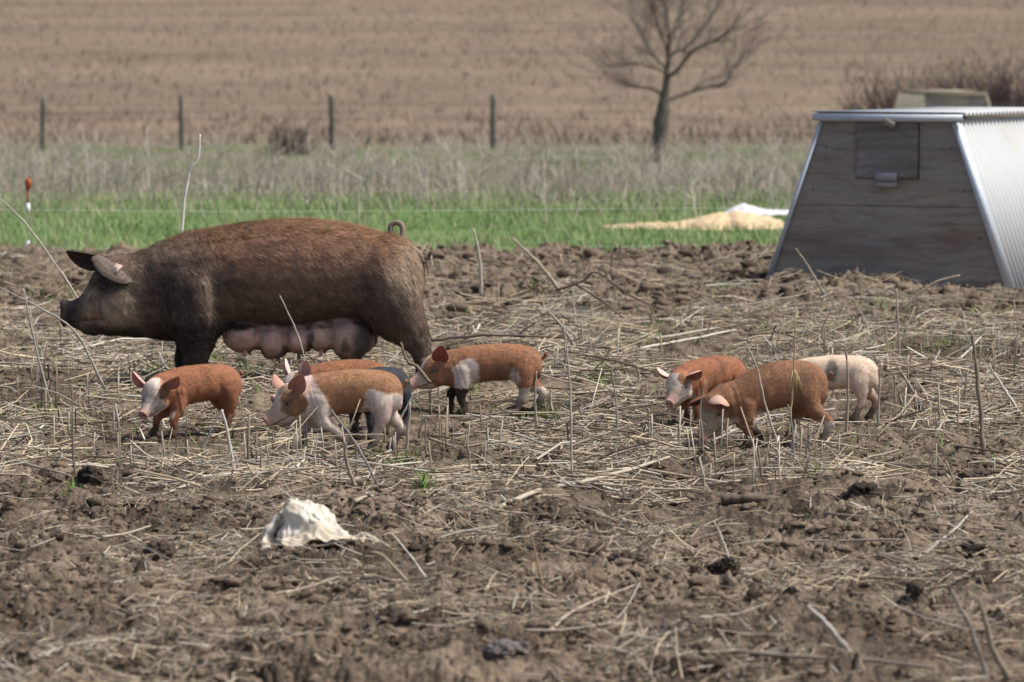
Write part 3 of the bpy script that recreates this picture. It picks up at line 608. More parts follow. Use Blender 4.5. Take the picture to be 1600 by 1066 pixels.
# frayed tail: flattened folds and strips to the right
mb = MB(); nu, nv = 60, 26; u, v = [a.ravel() for a in np.meshgrid(np.linspace(0, 1, nu), np.linspace(-1, 1, nv))]
x = -.08 + .29 * u + .01 * n2(u * 5, v * 3, 221); wdt = .055 * (1 - .75 * u ** 1.5); y = -.165 + .04 * u + v * wdt; z = .030 + .05 * np.exp(-((u - .42) / .16) ** 2) * (1 - v ** 2) + .016 * (1 - 2 * np.abs(n2(u * 7, v * 1.6, 222))) + .004 * n2(u * 20, v * 5, 223)
i = np.arange(nv - 1)[:, None] * nu; j = np.arange(nu - 1)[None, :]; mb.add(np.stack([x, y, z], 1), [np.stack([i + j, i + j + 1, i + nu + j + 1, i + nu + j], -1).reshape(-1, 4)], np.array([.56, .49, .38]) * (1 + .25 * n2(u * 6, v * 2, 224))[:, None])
o = mb.build('loose_flap', M_sack, root); md = o.modifiers.new('t', 'SOLIDIFY'); md.thickness = .003
mb = MB(); rr = random.Random(8)
for k in range(70):
    a = (rr.uniform(.08, .16), rr.uniform(-.06, .03), rr.uniform(.03, .10)); a = (a[0], a[1], max(.02, .17 - a[0] * .95) * rr.uniform(.5, 1.02)); L = rr.uniform(.03, .09)
    e = (a[0] + L * rr.uniform(.4, 1), a[1] - rr.uniform(0, .05), max(.004, a[2] - L * rr.uniform(.3, 1.1)))
    mid = ((a[0] + e[0]) / 2 + rr.gauss(0, .008), (a[1] + e[1]) / 2, (a[2] + e[2]) / 2 + rr.uniform(0, .018)); mb.tube(crom([a, mid, e], 6), .0011, 4, (.72, .68, .60))
for k in range(8):
    y0 = -.12 + k * .006; mb.tube(crom([(.15, y0, .03), (.21, y0 + rr.gauss(0, .01), .035 + rr.uniform(0, .02)), (.27 + rr.uniform(-.03, .03), y0 + rr.gauss(0, .015), .008)], 8), .0022, 5, (.66, .58, .46))
mb.build('frayed_threads', M_sack, root)

# ------------------------------------------------------------------ huts
M_ply = mat('weathered_plywood', attr='col', rough=.9, spec=.15, noise=[(2.2, (.33, .312, .295), .75, .42, .62), (5.5, (.15, .125, .105), .6, .50, .68), (22, (.20, .16, .12), .4, .5, .7)], bump=[(14, .3, .01)], stretch=(.6, .6, 4.5))
M_galv = mat('galvanised_sheet', (.47, .49, .50), rough=.65, spec=.3, metallic=.0, noise=[(3, (.42, .43, .42), .35, .5, .7), (16, (.54, .555, .56), .4, .5, .7), (1.2, (.46, .42, .34), .3, .55, .75)])
M_trim = mat('metal_trim', (.60, .66, .72), rough=.5, spec=.5, metallic=.2, noise=[(5, (.42, .46, .50), .6, .5, .7)])
M_wood = mat('bare_wood', (.36, .31, .25), rough=.85, noise=[(20, (.2, .16, .12), .6, .5, .7)])
M_trim2s = mat('rusty_screw', (.10, .06, .04), rough=.8)
M_dark = mat('dark_gap', (.02, .018, .015), rough=1)
def hut(loc, th, W, WT, H, L, label, detail=True, plycol=(.35, .29, .235), galv=M_galv, trim=M_trim):
    """local x = across the end wall, y = along the hut (away from the viewer)"""
    root = obj('pig_hut', None, loc=loc, rotz=-th); tagp(root, label, 'pig hut')
    b, t = W / 2, WT / 2; k = (b - t) / H
    # end wall as a fine grid so the stains follow the boards
    nu, nv = 60, 60; u, v = [a.ravel() for a in np.meshgrid(np.linspace(-1, 1, nu), np.linspace(0, 1, nv))]
    half = b + (t - b) * v; P = np.stack([u * half, 0 * u, v * H], 1); i = np.arange(nv - 1)[:, None] * nu; j = np.arange(nu - 1)[None, :]
    xx, zz = P[:, 0], P[:, 2] / H; c = np.tile(np.array(plycol), (len(P), 1))
    brown = np.exp(-((zz - .27) / .12) ** 2) * (.5 + .5 * n2(xx * 2.2, zz * 16, 301)); brown = np.clip(brown * 1.3, 0, 1)[:, None] * .9; c = c * (1 - brown) + np.array([.17, .115, .085]) * brown
    blue = (sstep(.5, .75, zz) * sstep(.35, .5, np.abs(xx) / t) * .5)[:, None]; c = c * (1 - blue) + np.array([.25, .235, .225]) * blue
    pale = (sstep(.30, .36, zz + .03 * n2(xx * 3, zz * 9, 303)) * (1 - sstep(.52, .60, zz)) * (1 - sstep(.20, .27, np.abs(xx + .02))))[:, None] * .5; c = c * (1 - pale) + np.array([.33, .305, .275]) * pale
    c = c * (1 + .25 * n2(xx * 1.5, zz * 24, 302))[:, None]
    spl = (1 - sstep(.02, .13, zz + .06 * n2(xx * 5, zz * 6, 307) + .03 * n2(xx * 22, zz * 22, 308)))[:, None] * .85; c = c * (1 - spl) + np.array([.15, .115, .085]) * spl
    Fq = np.stack([i + j, i + j + 1, i + nu + j + 1, i + nu + j], -1).reshape(-1, 4)
    mb = MB(); mb.add(P, [Fq], c); mb.build('end_board', M_ply, root, smooth=False)
    mb = MB(); mb.hexa([(-b, .004, 0), (b, .004, 0), (b, .020, 0), (-b, .020, 0), (-t, .004, H), (t, .004, H), (t, .020, H), (-t, .020, H)], plycol)
    mb.build('end_wall', M_ply, root, smooth=False); mb = MB(); mb.hexa([(-b, L - .02, 0), (b, L - .02, 0), (b, L, 0), (-b, L, 0), (-t, L - .02, H), (t, L - .02, H), (t, L, H), (-t, L, H)], plycol)
    mb.build('back_wall', M_ply, root, smooth=False)
    # corrugated slopes and roof
    def corr(p0, p1, nrm, amp=.012, pitch=.076, y0=-.02, y1=L + .03):
        ny = int((y1 - y0) / pitch * 8); yy = np.linspace(y0, y1, ny); am = np.sin((yy - y0) / pitch * 2 * math.pi) * amp
        p0, p1, nrm = map(np.array, (p0, p1, nrm)); A = np.stack([p0[0] + nrm[0] * am, yy, p0[1] + nrm[1] * am], 1); B = np.stack([p1[0] + nrm[0] * am, yy, p1[1] + nrm[1] * am], 1)
        V = np.vstack([A, B]); q = np.arange(ny - 1); return V, np.stack([q, q + 1, q + ny + 1, q + ny], 1)
    nl = math.hypot(1, k); nx, nz = 1 / nl, k / nl
    for sgn in (1, -1):
        mb = MB(); V, Fx = corr((sgn * (b + .012), .0), (sgn * (t + .012), H - .012), (sgn * nx, nz)); mb.add(V, [Fx]); o = mb.build('side_sheet', galv, root)
        md = o.modifiers.new('t', 'SOLIDIFY'); md.thickness = .0015
    mb = MB(); V, Fx = corr((-t - (.06 if detail else .0), H + .022), (t + (.07 if detail else .0), H + .022), (0, 1), y0=.01); mb.add(V, [Fx]); o = mb.build('roof_sheet', galv, root)
    md = o.modifiers.new('t', 'SOLIDIFY'); md.thickness = .0015
    # trims: roof fascia, slanting corner strips
    ov = .14 if detail else .02; mb = MB(); mb.box((0, -.032, H - .005), (WT + ov, .02, .052 if detail else .03)); mb.box((0, -.01, H + .037), (WT + ov, .06, .008)); mb.build('roof_trim', trim, root, smooth=False)
    for sgn, wd in ((-1, .035), (1, .052)):
        mb = MB(); x0, x1 = sgn * (b + .03), sgn * (t + .03); dw = -sgn * wd
        mb.hexa([(x0, -.022, -.0), (x0 + dw, -.022, 0), (x0 + dw, -.008, 0), (x0, -.008, 0), (x1, -.022, H - .04), (x1 + dw * .8, -.022, H - .04), (x1 + dw * .8, -.008, H - .04), (x1, -.008, H - .04)])
        mb.hexa([(x0, -.008, -.0), (x0 - sgn * .004, -.008, 0), (x0 - sgn * .004, .06, 0), (x0, .06, 0), (x1, -.008, H - .04), (x1 - sgn * .004, -.008, H - .04), (x1 - sgn * .004, .06, H - .04), (x1, .06, H - .04)])
        mb.build('corner_trim', trim, root, smooth=False)
    if detail:
        mb = MB(); zj = H * .50; hwj = b + (t - b) * .50 - .02; mb.box((0, -.0012, zj), (2 * hwj, .002, .0028)); mb.build('board_joint', M_dark, root, smooth=False)
        for sx in (-1, 1):
            for zz_ in (.12, .42, .75, 1.05):
                xx_ = sx * (b + (t - b) * zz_ / H - .10); mb = MB(); mb.tube([(xx_, -.004, zz_), (xx_, .002, zz_)], .007, 8); mb.build('screw', M_trim2s, root)
        d = obj('hatch', None, root, loc=(-.005, 0, H * .815))
        w_, h_ = .47, .40; g = .003
        mb = MB(); nu, nv = 24, 24; u, v = [a.ravel() for a in np.meshgrid(np.linspace(-.5, .5, nu), np.linspace(-.5, .5, nv))]; i = np.arange(nv - 1)[:, None] * nu; j = np.arange(nu - 1)[None, :]
        mb.add(np.stack([u * w_, 0 * u - .016, v * h_], 1), [np.stack([i + j, i + j + 1, i + nu + j + 1, i + nu + j], -1).reshape(-1, 4)], np.array([.185, .165, .148]) * (1 + .15 * n2(u * 2, v * 22, 305))[:, None])
        mb.box((0, -.0075, 0), (w_, .015, h_), col=(.17, .15, .13)); mb.build('hatch_panel', M_ply, d, smooth=False)
        mb = MB()
        mb.box((0, -.004, h_ / 2 + g), (w_ + 4 * g, .006, g * 2)); mb.box((0, -.004, -h_ / 2 - g), (w_ + 4 * g, .006, g * 2)); mb.box((-w_ / 2 - g, -.004, 0), (g * 2, .006, h_)); mb.box((w_ / 2 + g, -.004, 0), (g * 2, .006, h_)); mb.build('hatch_gap', M_dark, d, smooth=False)
        mb = MB(); mb.box((0, -.032, -h_ / 2 + .01), (.16, .03, .058), col=(.4, .4, .4)); mb.box((0, -.028, -h_ / 2 - .045), (.16, .022, .038)); mb.build('hatch_handle', M_trim2, d, smooth=False)
        mb = MB(); a = R(28); rot = [[math.cos(a), 0, math.sin(a)], [0, 1, 0], [-math.sin(a), 0, math.cos(a)]]
        mb.box((.03, -.036, h_ / 2 - .008), (.085, .035, .05), rot); mb.build('wooden_latch', M_wood, d, smooth=False)
    return root
M_trim2 = mat('grey_painted_block', (.36, .36, .36), rough=.8, noise=[(20, (.26, .25, .24), .6, .5, .7)])
TH = R(26); pl = at_y(1205, 452, 36.9); W_ = (1572 - 1205) / (F / 36.9) / math.cos(TH)
cxw = pl.x + W_ / 2 * math.cos(TH); cyw = 36.9 - W_ / 2 * math.sin(TH)
HH = (cxw, cyw)
hut((cxw - .035, cyw, -.05), TH, W_, 1.0, 1.27, 2.5, 'nearer plywood pig hut with white corrugated metal side at the right edge of the pen')
M_ply2g = mat('mossy_sheet', (.36, .32, .24), rough=.8, noise=[(4, (.2, .2, .13), .5, .5, .7)])
p2 = at_y(1494, 190, 84); hut((p2.x, 84, float(zbase(p2.x, 84)) - .02), R(-6), 1.75, .98, 1.27, 2.4, 'distant olive-brown pig hut whose top shows above the metal roof of the nearer hut', False, (.44, .39, .29), M_ply2g, M_ply2g)

# ------------------------------------------------------------------ straw heap with white sheet beyond the fence
p = on_z(1085, 368, .02); hb = obj('straw_heap', None, loc=(p.x, 47.2, 0.02)); s = F / 47.2
def heap(nu, nv, fx, seed):
    u, v = [a.ravel() for a in np.meshgrid(np.linspace(-1, 1, nu), np.linspace(-1, 1, nv))]; i = np.arange(nv - 1)[:, None] * nu; j = np.arange(nu - 1)[None, :]
    return u, v, np.stack([i + j, i + j + 1, i + nu + j + 1, i + nu + j], -1).reshape(-1, 4)
M_heap = mat('bedding_straw', attr='col', rough=.9, noise=[(25, (.42, .28, .14), .6, .5, .7), (70, (.80, .66, .44), .5, .5, .7)], bump=[(50, .8, .02)])
u, v, Fq = heap(100, 50, 0, 1); prof = np.interp(u, [-1, -.8, -.5, -.3, 0, .25, .5, .7, 1], [0, .02, .045, .04, .075, .13, .15, .12, .06])
z = prof * np.clip(1 - v * v, 0, 1) + .018 * n2(u * 9, v * 3, 401) * (np.abs(v) < .95) + .01 * np.abs(n2(u * 25, v * 9, 402)) - .012
mb = MB(); mb.add(np.stack([u * .82 + .06 + .02 * n2(u * 6, v * 6, 404), v * .75 * (.75 + .25 * n2(u * 4, 0 * u, 403) + .25 * u), z], 1), [Fq], (.66, .50, .31)); mb.build('straw_pile', M_heap, hb)
tagp(hb, 'low heap of golden bedding straw on the green strip beside the hut', 'straw heap')
M_white = mat('white_sheet', (.68, .68, .70), rough=.8, bump=[(16, .5, .03)])
u, v, Fq = heap(70, 36, 0, 2); prof = np.interp(u, [-1, -.8, -.5, -.3, 0, .5, 1], [0, .05, .10, .075, .04, .035, .03]); z = prof * np.clip(1 - v * v, 0, 1) ** .7 + .012 * (1 - 2 * np.abs(n2(u * 4, v * 3, 411))) - .01
mb = MB(); mb.add(np.stack([u * .40, v * .2, z], 1), [Fq]); o = mb.build('white_sheet', M_white); q = at_y(1195, 345, 47.6); o.location = (q.x, 47.55, .125); tagp(o, 'crumpled white sheet lying on top of the golden straw heap', 'sheet')

# ------------------------------------------------------------------ electric fence
root = obj('electric_fence_stake', None); pY = 41.6; q = at_y(44, 402, pY); root.location = (q.x, pY, 0); tagp(root, 'thin electric fence stake with orange top and white insulators at the left', 'fence stake')
M_or = mat('orange_plastic', (.42, .09, .03), rough=.5, noise=[(30, (.25, .06, .03), .5, .5, .7)]); M_wp = mat('white_plastic', (.85, .87, .90), rough=.4); M_gst = mat('grey_rod', (.22, .23, .22), rough=.6)
s = F / pY; zz = lambda py: float(at_y(44, py, pY).z)
mb = MB(); mb.tube([(0, 0, -.1), (0, 0, zz(318))], .0045, 8); mb.build('rod', M_gst, root)
mb = MB(); mb.tube([(0, 0, zz(320)), (0, 0, zz(306)), (0, 0, zz(296))], [.009, .009, .010], 10); mb.tube([(0, 0, zz(297)), (.006, 0, zz(291)), (.006, 0, zz(284)), (.002, 0, zz(278))], [.014, .026, .028, .012], 12); mb.build('orange_cap', M_or, root)
for py in (325, 384):
    mb = MB(); mb.tube([(0, 0, zz(py + 8)), (0, 0, zz(py + 6)), (0, 0, zz(py - 5)), (0, 0, zz(py - 8))], [.008, .019, .019, .008], 12); mb.tube([(0, -.03, zz(py)), (0, .0, zz(py))], .009, 8); mb.build('insulator', M_wp, root)
M_wire = mat('white_polywire', (.62, .64, .60), rough=.6)
for py, lb in ((328, 'upper white electric fence wire running across in front of the green strip'), (387, 'lower white electric fence wire running low along the edge of the mud')):
    z0 = zz(py); P = [(x, pY - .02, z0 + .012 * math.sin(x * .9) + .001 * x) for x in np.linspace(-7, 9, 40)]; mb = MB(); mb.tube(np.array(P), .0020, 5); o = mb.build('fence_wire', M_wire); tagp(o, lb, 'wire')

# ------------------------------------------------------------------ far post fence
M_post = mat('fence_post_wood', (.13, .135, .115), rough=.95, noise=[(12, (.22, .21, .18), .6, .5, .7), (30, (.06, .06, .05), .6, .5, .7)], stretch=(1, 1, .2))
M_fw = mat('rusty_wire', (.16, .13, .11), rough=.8)
for k, (px, ty, by, wpx, lb) in enumerate([(65, 152, 232, 8, 'leftmost weathered fence post at the foot of the field, dark with a square top'), (284, 148, 228, 7.5, 'second fence post from the left, pale and partly lost in weeds'), (519, 149, 234, 9, 'third fence post from the left, thick and dark beside the small dead shrub'), (770, 148, 232, 8, 'fence post between the small dead shrub and the bare tree')]):
    Yp = 97.0; a = at_y(px, ty, Yp); b = at_y(px, by, Yp); zg = float(zbase(a.x, Yp)); r_ = wpx / (F / Yp) / 2; rr = np.random.default_rng(k); n = 9
    P = np.stack([rr.normal(0, .004, n), rr.normal(0, .004, n), np.linspace(-.15, a.z - zg, n)], 1); P[:, 0] += np.linspace(0, (.03, -.02, -.015, .01)[k], n)
    mb = MB(); mb.tube(P, r_ * (1 + .06 * rr.normal(0, 1, n)), 9); o = mb.build('fence_post', M_post, loc=(a.x, Yp, zg)); tagp(o, lb, 'fence post', 'wooden posts of the far field fence')
for k, (h_, lb) in enumerate([(.88, 'top strand of wire on the far post fence'), (.60, 'middle strand of wire on the far post fence'), (.32, 'bottom strand of wire on the far post fence')]):
    P = [(x, 96.93, float(zbase(x, 97)) + h_ + .012 * math.sin(x)) for x in np.linspace(-16, 16, 60)]; mb = MB(); mb.tube(np.array(P), .0045, 4); o = mb.build('fence_wire', M_fw); tagp(o, lb, 'wire')

# ------------------------------------------------------------------ bare tree
def grow(mb, p, d, L, r, depth, rr, up=.12, col=(.12, .105, .09), spread=.55, kids=(2, 4), minr=.003):
    n = 5; P = [np.array(p, float)]; d = np.array(d, float); d /= np.linalg.norm(d)
    for i in range(n):
        d = d + np.array([rr.gauss(0, .13), rr.gauss(0, .13), rr.gauss(0, .08) + up * .5]); d /= np.linalg.norm(d); P.append(P[-1] + d * L / n)
    mb.tube(np.array(P), np.linspace(r, max(minr, r * .5), n + 1), 6 if r > .02 else 4, col, cap=False)
    if depth > 0:
        for k in range(rr.randint(*kids)):
            i = rr.randint(1, n); f = d + np.array([rr.gauss(0, spread), rr.gauss(0, spread), rr.gauss(.05, spread * .6)])
            grow(mb, P[i], f, L * rr.uniform(.55, .85), max(minr, r * rr.uniform(.42, .62)), depth - 1, rr, up, col, spread, kids, minr)
        grow(mb, P[-1], d, L * .7, max(minr, r * .5), depth - 1, rr, up, col, spread, kids, minr)
TY = 88.0; tb = at_y(1027, 250, TY); zg = float(zbase(tb.x, TY)); rr = random.Random(12)
root = obj('bare_tree', None, loc=(tb.x, TY, zg)); tagp(root, 'bare leafless tree standing at the foot of the stubble field', 'tree')
def T(px, py, dy=0): q = at_y(px, py, TY + dy); return np.array([q.x - tb.x, dy, q.z - zg])
bz = np.array(T(1027, 250)); 
mb = MB(); trunkP = crom([T(1026, 258), T(1029, 235), T(1032, 200), T(1037, 165), T(1041, 135), T(1043, 108)], 22); trunkP[0][2] = min(trunkP[0][2], -.1)
mb.tube(trunkP, np.interp(np.arange(22), [0, 3, 12, 15, 21], [.17, .135, .115, .075, .05]) * (1 + .05 * np.random.default_rng(3).normal(0, 1, 22)), 12, (.15, .135, .11)); mb.tube(crom([T(1034, 175), T(1033, 155), T(1031, 148)], 5), [.09, .075, .03, .02, .01], 8, (.10, .09, .075))
mb.build('trunk', M_bark, root)
mb = MB()
limbs = [([T(1038, 158), T(1062, 150, .2), (T(1090, 140, .3)), T(1132, 130, .5), T(1146, 105, .6), T(1165, 85, .7)], .05), ([T(1042, 122), T(1060, 108, -.2), T(1080, 82, -.3), T(1105, 68, -.4), T(1135, 55, -.5)], .045),
         ([T(1043, 108), T(1050, 85, .1), T(1075, 72, .2), T(1105, 35, .3), T(1125, 5, .4)], .042), ([T(1043, 108), T(1044, 80, -.1), T(1046, 55, -.2), T(1040, 20, -.1), T(1042, -20, 0)], .045),
         ([T(1041, 106), T(1030, 96, .2), T(1012, 75, .3), T(1000, 50, .4), T(985, 25, .5)], .03), ([T(1040, 112), T(1015, 104, -.3), T(990, 100, -.5), T(950, 105, -.7)], .028), ([T(1036, 148), T(1018, 138, .2), T(992, 136, .3), T(970, 128, .4)], .03), ([T(1044, 70), T(1060, 40, .3), T(1068, 10, .5), T(1075, -20, .6)], .03), ([T(1045, 85), T(1032, 50, -.5), T(1022, 20, -.7), T(1015, -20, -.8)], .028)]
for P, r0 in limbs:
    Q = crom(P, 14); mb.tube(Q, np.linspace(r0, r0 * .35, 14) * .85, 7, (.14, .12, .10))
    for i in range(3, 14):
        for _ in range(2):
            d = Q[min(i + 1, 13)] - Q[i - 1]; d = d / np.linalg.norm(d) + np.array([rr.gauss(0, .6), rr.gauss(0, .6), rr.gauss(.25, .4)])
            grow(mb, Q[i], d, rr.uniform(.28, .62), r0 * .22, 2, rr, .07, (.24, .195, .17), .5, (1, 2), .0028)
mb.build('crown', M_bark, root)
# thickets
def shrub(px, py, Y, wpx, hpx, n, label, col, seed, name='bramble_thicket', cat='shrub', r0=.007, depth=1):
    rr = random.Random(seed); c = at_y(px, py, Y); zg = float(zland(c.x, Y)); s = F / Y; w, h = wpx / s, hpx / s; root = obj(name, None, loc=(c.x, Y, zg)); tagp(root, label, cat)
    mb = MB(); base_gap = zg - c.z
    for k in range(n):
        x = rr.gauss(0, w * .28); y = rr.gauss(0, min(1.2, w * .2)); hh = (h + 0) * rr.uniform(.45, 1.05) * math.exp(-(x / (w * .62)) ** 2)
        d = np.array([x / w * .9 + rr.gauss(0, .3), rr.gauss(0, .3), 1.0]); grow(mb, (x, y, -.05), d, hh * .7, r0 * rr.uniform(.7, 1.3), depth, rr, -.06, tuple(v * rr.uniform(.7, 1.3) for v in col), .5, (2, 3), r0 * .45)
    mb.build('canes', M_bark, root); return root
shrub(1405, 250, 96, 140, 128, 340, 'purple-brown bramble thicket rising just left behind the roof of the nearer hut', (.115, .078, .075), 3, r0=.010)
shrub(1555, 250, 99, 270, 138, 620, 'wide dark bramble thicket at the right edge behind the far hut', (.105, .072, .07), 4, r0=.010)
shrub(455, 240, 93, 75, 62, 90, 'small dark dead shrub growing by the third fence post', (.15, .11, .095), 5, 'dead_shrub', r0=.008)
# ------------------------------------------------------------------ PIGS
def norm(v): v = np.asarray(v, float); return v / (np.linalg.norm(v) + 1e-12)
def loft(mb, rings, m, n=24, ex=2.2):
    """rings rows: cx,cy,cz, ax,ay,az(axis), ux,uy,uz(up), hw, up, dn"""
    Rg = crom(rings, m); a = np.arange(n) * 2 * math.pi / n; ca, sa = np.cos(a), np.sin(a)
    ca = np.sign(ca) * np.abs(ca) ** (2 / ex); sa = np.sign(sa) * np.abs(sa) ** (2 / ex); V = []
    for q in Rg:
        c, A, U = q[:3], norm(q[3:6]), q[6:9]; U = norm(U - A * np.dot(U, A)); S = np.cross(U, A); hw, up, dn = np.maximum(q[9:12], .001)
        V.append(c + ca[:, None] * hw * S + np.where(sa > 0, sa * up, sa * dn)[:, None] * U)
    V = np.concatenate(V); i = np.arange(m - 1)[:, None] * n; j = np.arange(n)[None, :]; j2 = (j + 1) % n
    FQ = np.stack([i + j, i + j2, i + n + j2, i + n + j], -1).reshape(-1, 4); V = np.vstack([V, Rg[0, :3], Rg[-1, :3]]); q = np.arange(n); q2 = (q + 1) % n; c0 = m * n
    FT = np.vstack([np.stack([np.full(n, c0), q2, q], -1), np.stack([np.full(n, c0 + 1), (m - 1) * n + q, (m - 1) * n + q2], -1)]); mb.add(V, [FQ, FT])
def chain(mb, pts, lat=1.0, m=None):
    P = np.array([p[:3] for p in pts], float); r = np.array([p[3] for p in pts]); m = m or len(pts) * 5; Q = crom(np.column_stack([P, r]), m); t0 = norm(Q[0, :3] - Q[1, :3]); Q = np.vstack([[np.append(Q[0, :3] + t0 * Q[0, 3] * math.sin(R(a)), Q[0, 3] * math.cos(R(a))) for a in (85, 65, 45, 22)], Q]); mb.tube(Q[:, :3], np.maximum(Q[:, 3], .001), 14)
def ell(mb, c, rad, rot=None, n=3):
    V, Fc = ICO[n]; V = V * np.array(rad)
    if rot is not None: V = V @ np.array(rot).T
    mb.add(V + np.array(c), [Fc])
def remesh(mb, vox, it, fac=.5):
    me = mb.mesh('tmp', [], True); o = bpy.data.objects.new('tmp', me); COL.objects.link(o)
    md = o.modifiers.new('r', 'REMESH'); md.mode = 'VOXEL'; md.voxel_size = vox; md.adaptivity = 0
    s = o.modifiers.new('s', 'SMOOTH'); s.iterations = it; s.factor = fac
    dg = bpy.context.evaluated_depsgraph_get(); e = o.evaluated_get(dg); m2 = e.to_mesh()
    V = np.empty(len(m2.vertices) * 3); m2.vertices.foreach_get('co', V); V = V.reshape(-1, 3)
    tot = np.empty(len(m2.polygons), np.int32); m2.polygons.foreach_get('loop_total', tot); li = np.empty(len(m2.loops), np.int32); m2.loops.foreach_get('vertex_index', li)
    st = np.concatenate([[0], np.cumsum(tot)[:-1]]); FS = []
    for k in np.unique(tot): i = np.where(tot == k)[0]; FS.append(li[st[i][:, None] + np.arange(k)[None]])
    e.to_mesh_clear(); bpy.data.objects.remove(o); bpy.data.meshes.remove(me); return V, FS
def vnormals(V, FS):
    N = np.zeros_like(V)
    for f in FS:
        a = np.cross(V[f[:, 1]] - V[f[:, 0]], V[f[:, 2]] - V[f[:, 0]])
        if f.shape[1] == 4: a = a + np.cross(V[f[:, 2]] - V[f[:, 0]], V[f[:, 3]] - V[f[:, 0]])
        for k in range(f.shape[1]): np.add.at(N, f[:, k], a)
    return N / (np.linalg.norm(N, axis=1)[:, None] + 1e-12)
def ear(base, d, nrm, L, W, cup, c_in, c_out, fold=0.0, th=.004, prof=None, curl=0.0):
    """leaf-shaped ear; nrm = the way the hollow (inner side) faces"""
    d = norm(d); nrm = np.asarray(nrm, float); nrm = norm(nrm - d * np.dot(nrm, d)); w = np.cross(d, nrm); ns, nw = 13, 9
    s, u = np.meshgrid(np.linspace(0, 1, ns), np.linspace(-1, 1, nw), indexing='ij'); s = s.ravel(); u = u.ravel()
    pw = np.interp(s, [0, .15, .4, .65, .85, .95, 1], prof or [.62, .85, 1.0, .88, .55, .27, .03])
    c = np.array(base)[None] + d[None] * (s * L)[:, None] + w[None] * (u * pw * W / 2)[:, None] + nrm[None] * ((cup * u ** 2 * pw - cup * .5 * (1 - s) * 0 + fold * s ** 2 + curl * s ** 3))[:, None]
    rim = (1 - np.abs(u) ** 6) * np.minimum(1, (1 - s) * 8)
    A = c + nrm * (th / 2 * rim)[:, None]; B = c - nrm * (th * .5 * rim + .0004)[:, None]; i = np.arange(ns - 1)[:, None] * nw; j = np.arange(nw - 1)[None, :]
    F1 = np.stack([i + j, i + nw + j, i + nw + j + 1, i + j + 1], -1).reshape(-1, 4); F2 = F1[:, ::-1] + ns * nw
    ci = np.array(c_in)[None] * np.ones((ns * nw, 1)); edge = sstep(.7, 1, np.abs(u))[:, None] * .6; ci = ci * (1 - edge) + np.array(c_out) * edge; ci = ci * (.72 + .42 * s + .22 * n2(s * 3.1, u * 2.3, 77) + .12 * np.sin(u * 9 + s * 3))[:, None]
    co = np.array(c_out)[None] * np.ones((ns * nw, 1)); rimf = []
    def st_(a, b): rimf.append((a, b, b + ns * nw, a + ns * nw))
    for k in range(ns - 1): st_((k + 1) * nw, k * nw); st_(k * nw + nw - 1, (k + 1) * nw + nw - 1)
    for k in range(nw - 1): st_((ns - 1) * nw + k + 1, (ns - 1) * nw + k)
    return np.vstack([A, B]), [F1, F2, np.array(rimf)], np.vstack([ci, co])
def fur(V, N, C, n, L, w, flow, mask, r, lift=.22, var=.45):
    idx = r.choice(len(V), n, p=mask / mask.sum()); P = V[idx] + r.normal(0, 1, (n, 3)) * .003; nn = N[idx]; f = flow[idx] + r.normal(0, .22, (n, 3)); f = f - nn * np.sum(f * nn, 1)[:, None]; f /= np.linalg.norm(f, axis=1)[:, None] + 1e-9
    P = P - nn * np.sum((P - V[idx]) * nn, 1)[:, None]
    l = L[idx] * (.6 + .8 * r.random(n)); S = np.cross(nn, f); ww = w * (.6 + .8 * r.random(n)); D = f * l[:, None] + nn * (lift * l)[:, None]
    A = P - S * ww[:, None] - nn * .0008; B = P + S * ww[:, None] - nn * .0008; M1 = P + D * .55 + nn * (l * .06)[:, None]; M = M1 - S * (ww * .7)[:, None]; M2 = M1 + S * (ww * .7)[:, None]; T = P + D
    VV = np.stack([A, B, M2, M, T], 1).reshape(-1, 3); b = np.arange(n)[:, None] * 5; c = C[idx] * (1 - var + 2 * var * r.random((n, 1)))
    return VV, [b + np.array([[0, 1, 2, 3]]), b + np.array([[3, 2, 4]])], np.repeat(c, 5, 0)
M_coat = mat('pig_coat', attr='col', rough=.75, spec=.2, bump=[(220, .25, .003)])
M_eye = mat('pig_eye', (.012, .009, .008), rough=.12, spec=.6)
def mixc(c, m, d): m = np.clip(m, 0, 1)[:, None]; return c * (1 - m) + np.array(d) * m
def blob(P, c, r, edge=.18, nz=0, ax=(0, 2)):
    q = sum(((P[:, a] - c[i]) / r[i]) ** 2 for i, a in enumerate(ax)); q = np.sqrt(q) + nz; return 1 - sstep(1 - edge, 1 + edge, q)

BROWN = np.array([.355, .172, .094]); ORG = np.array([.355, .152, .080]); WHT = np.array([.74, .63, .55]); PNK = np.array([.62, .33, .29]); MUDC = np.array([.085, .062, .048])
ST = [(-.252, .275, .200, .028), (-.240, .305, .175, .060), (-.205, .335, .172, .080), (-.15, .350, .170, .089), (-.06, .355, .165, .091), (.03, .350, .155, .088), (.10, .341, .138, .084), (.15, .330, .130, .077), (.20, .318, .136, .068), (.235, .302, .150, .056)]
HR = [(-.06, .055, .070, .055), (0, .064, .084, .068), (.04, .066, .092, .074), (.08, .056, .076, .071), (.11, .043, .052, .064), (.14, .032, .036, .050), (.165, .026, .028, .035), (.180, .0245, .025, .030), (.187, .028, .028, .033), (.191, .027, .027, .032)]
def front(sx, fx, lat, bend=.012, z=.22): return [(sx, lat * .75, z, .050), (sx + .002, lat * .9, z * .62, .037), ((sx + fx) / 2 + bend, lat, .095, .0235), (fx + (sx - fx) * .3 + bend, lat, .066, .0185), (fx + (sx - fx) * .12, lat, .038, .0145), (fx, lat, .02, .0165), (fx + .004, lat, -.012, .0165)]
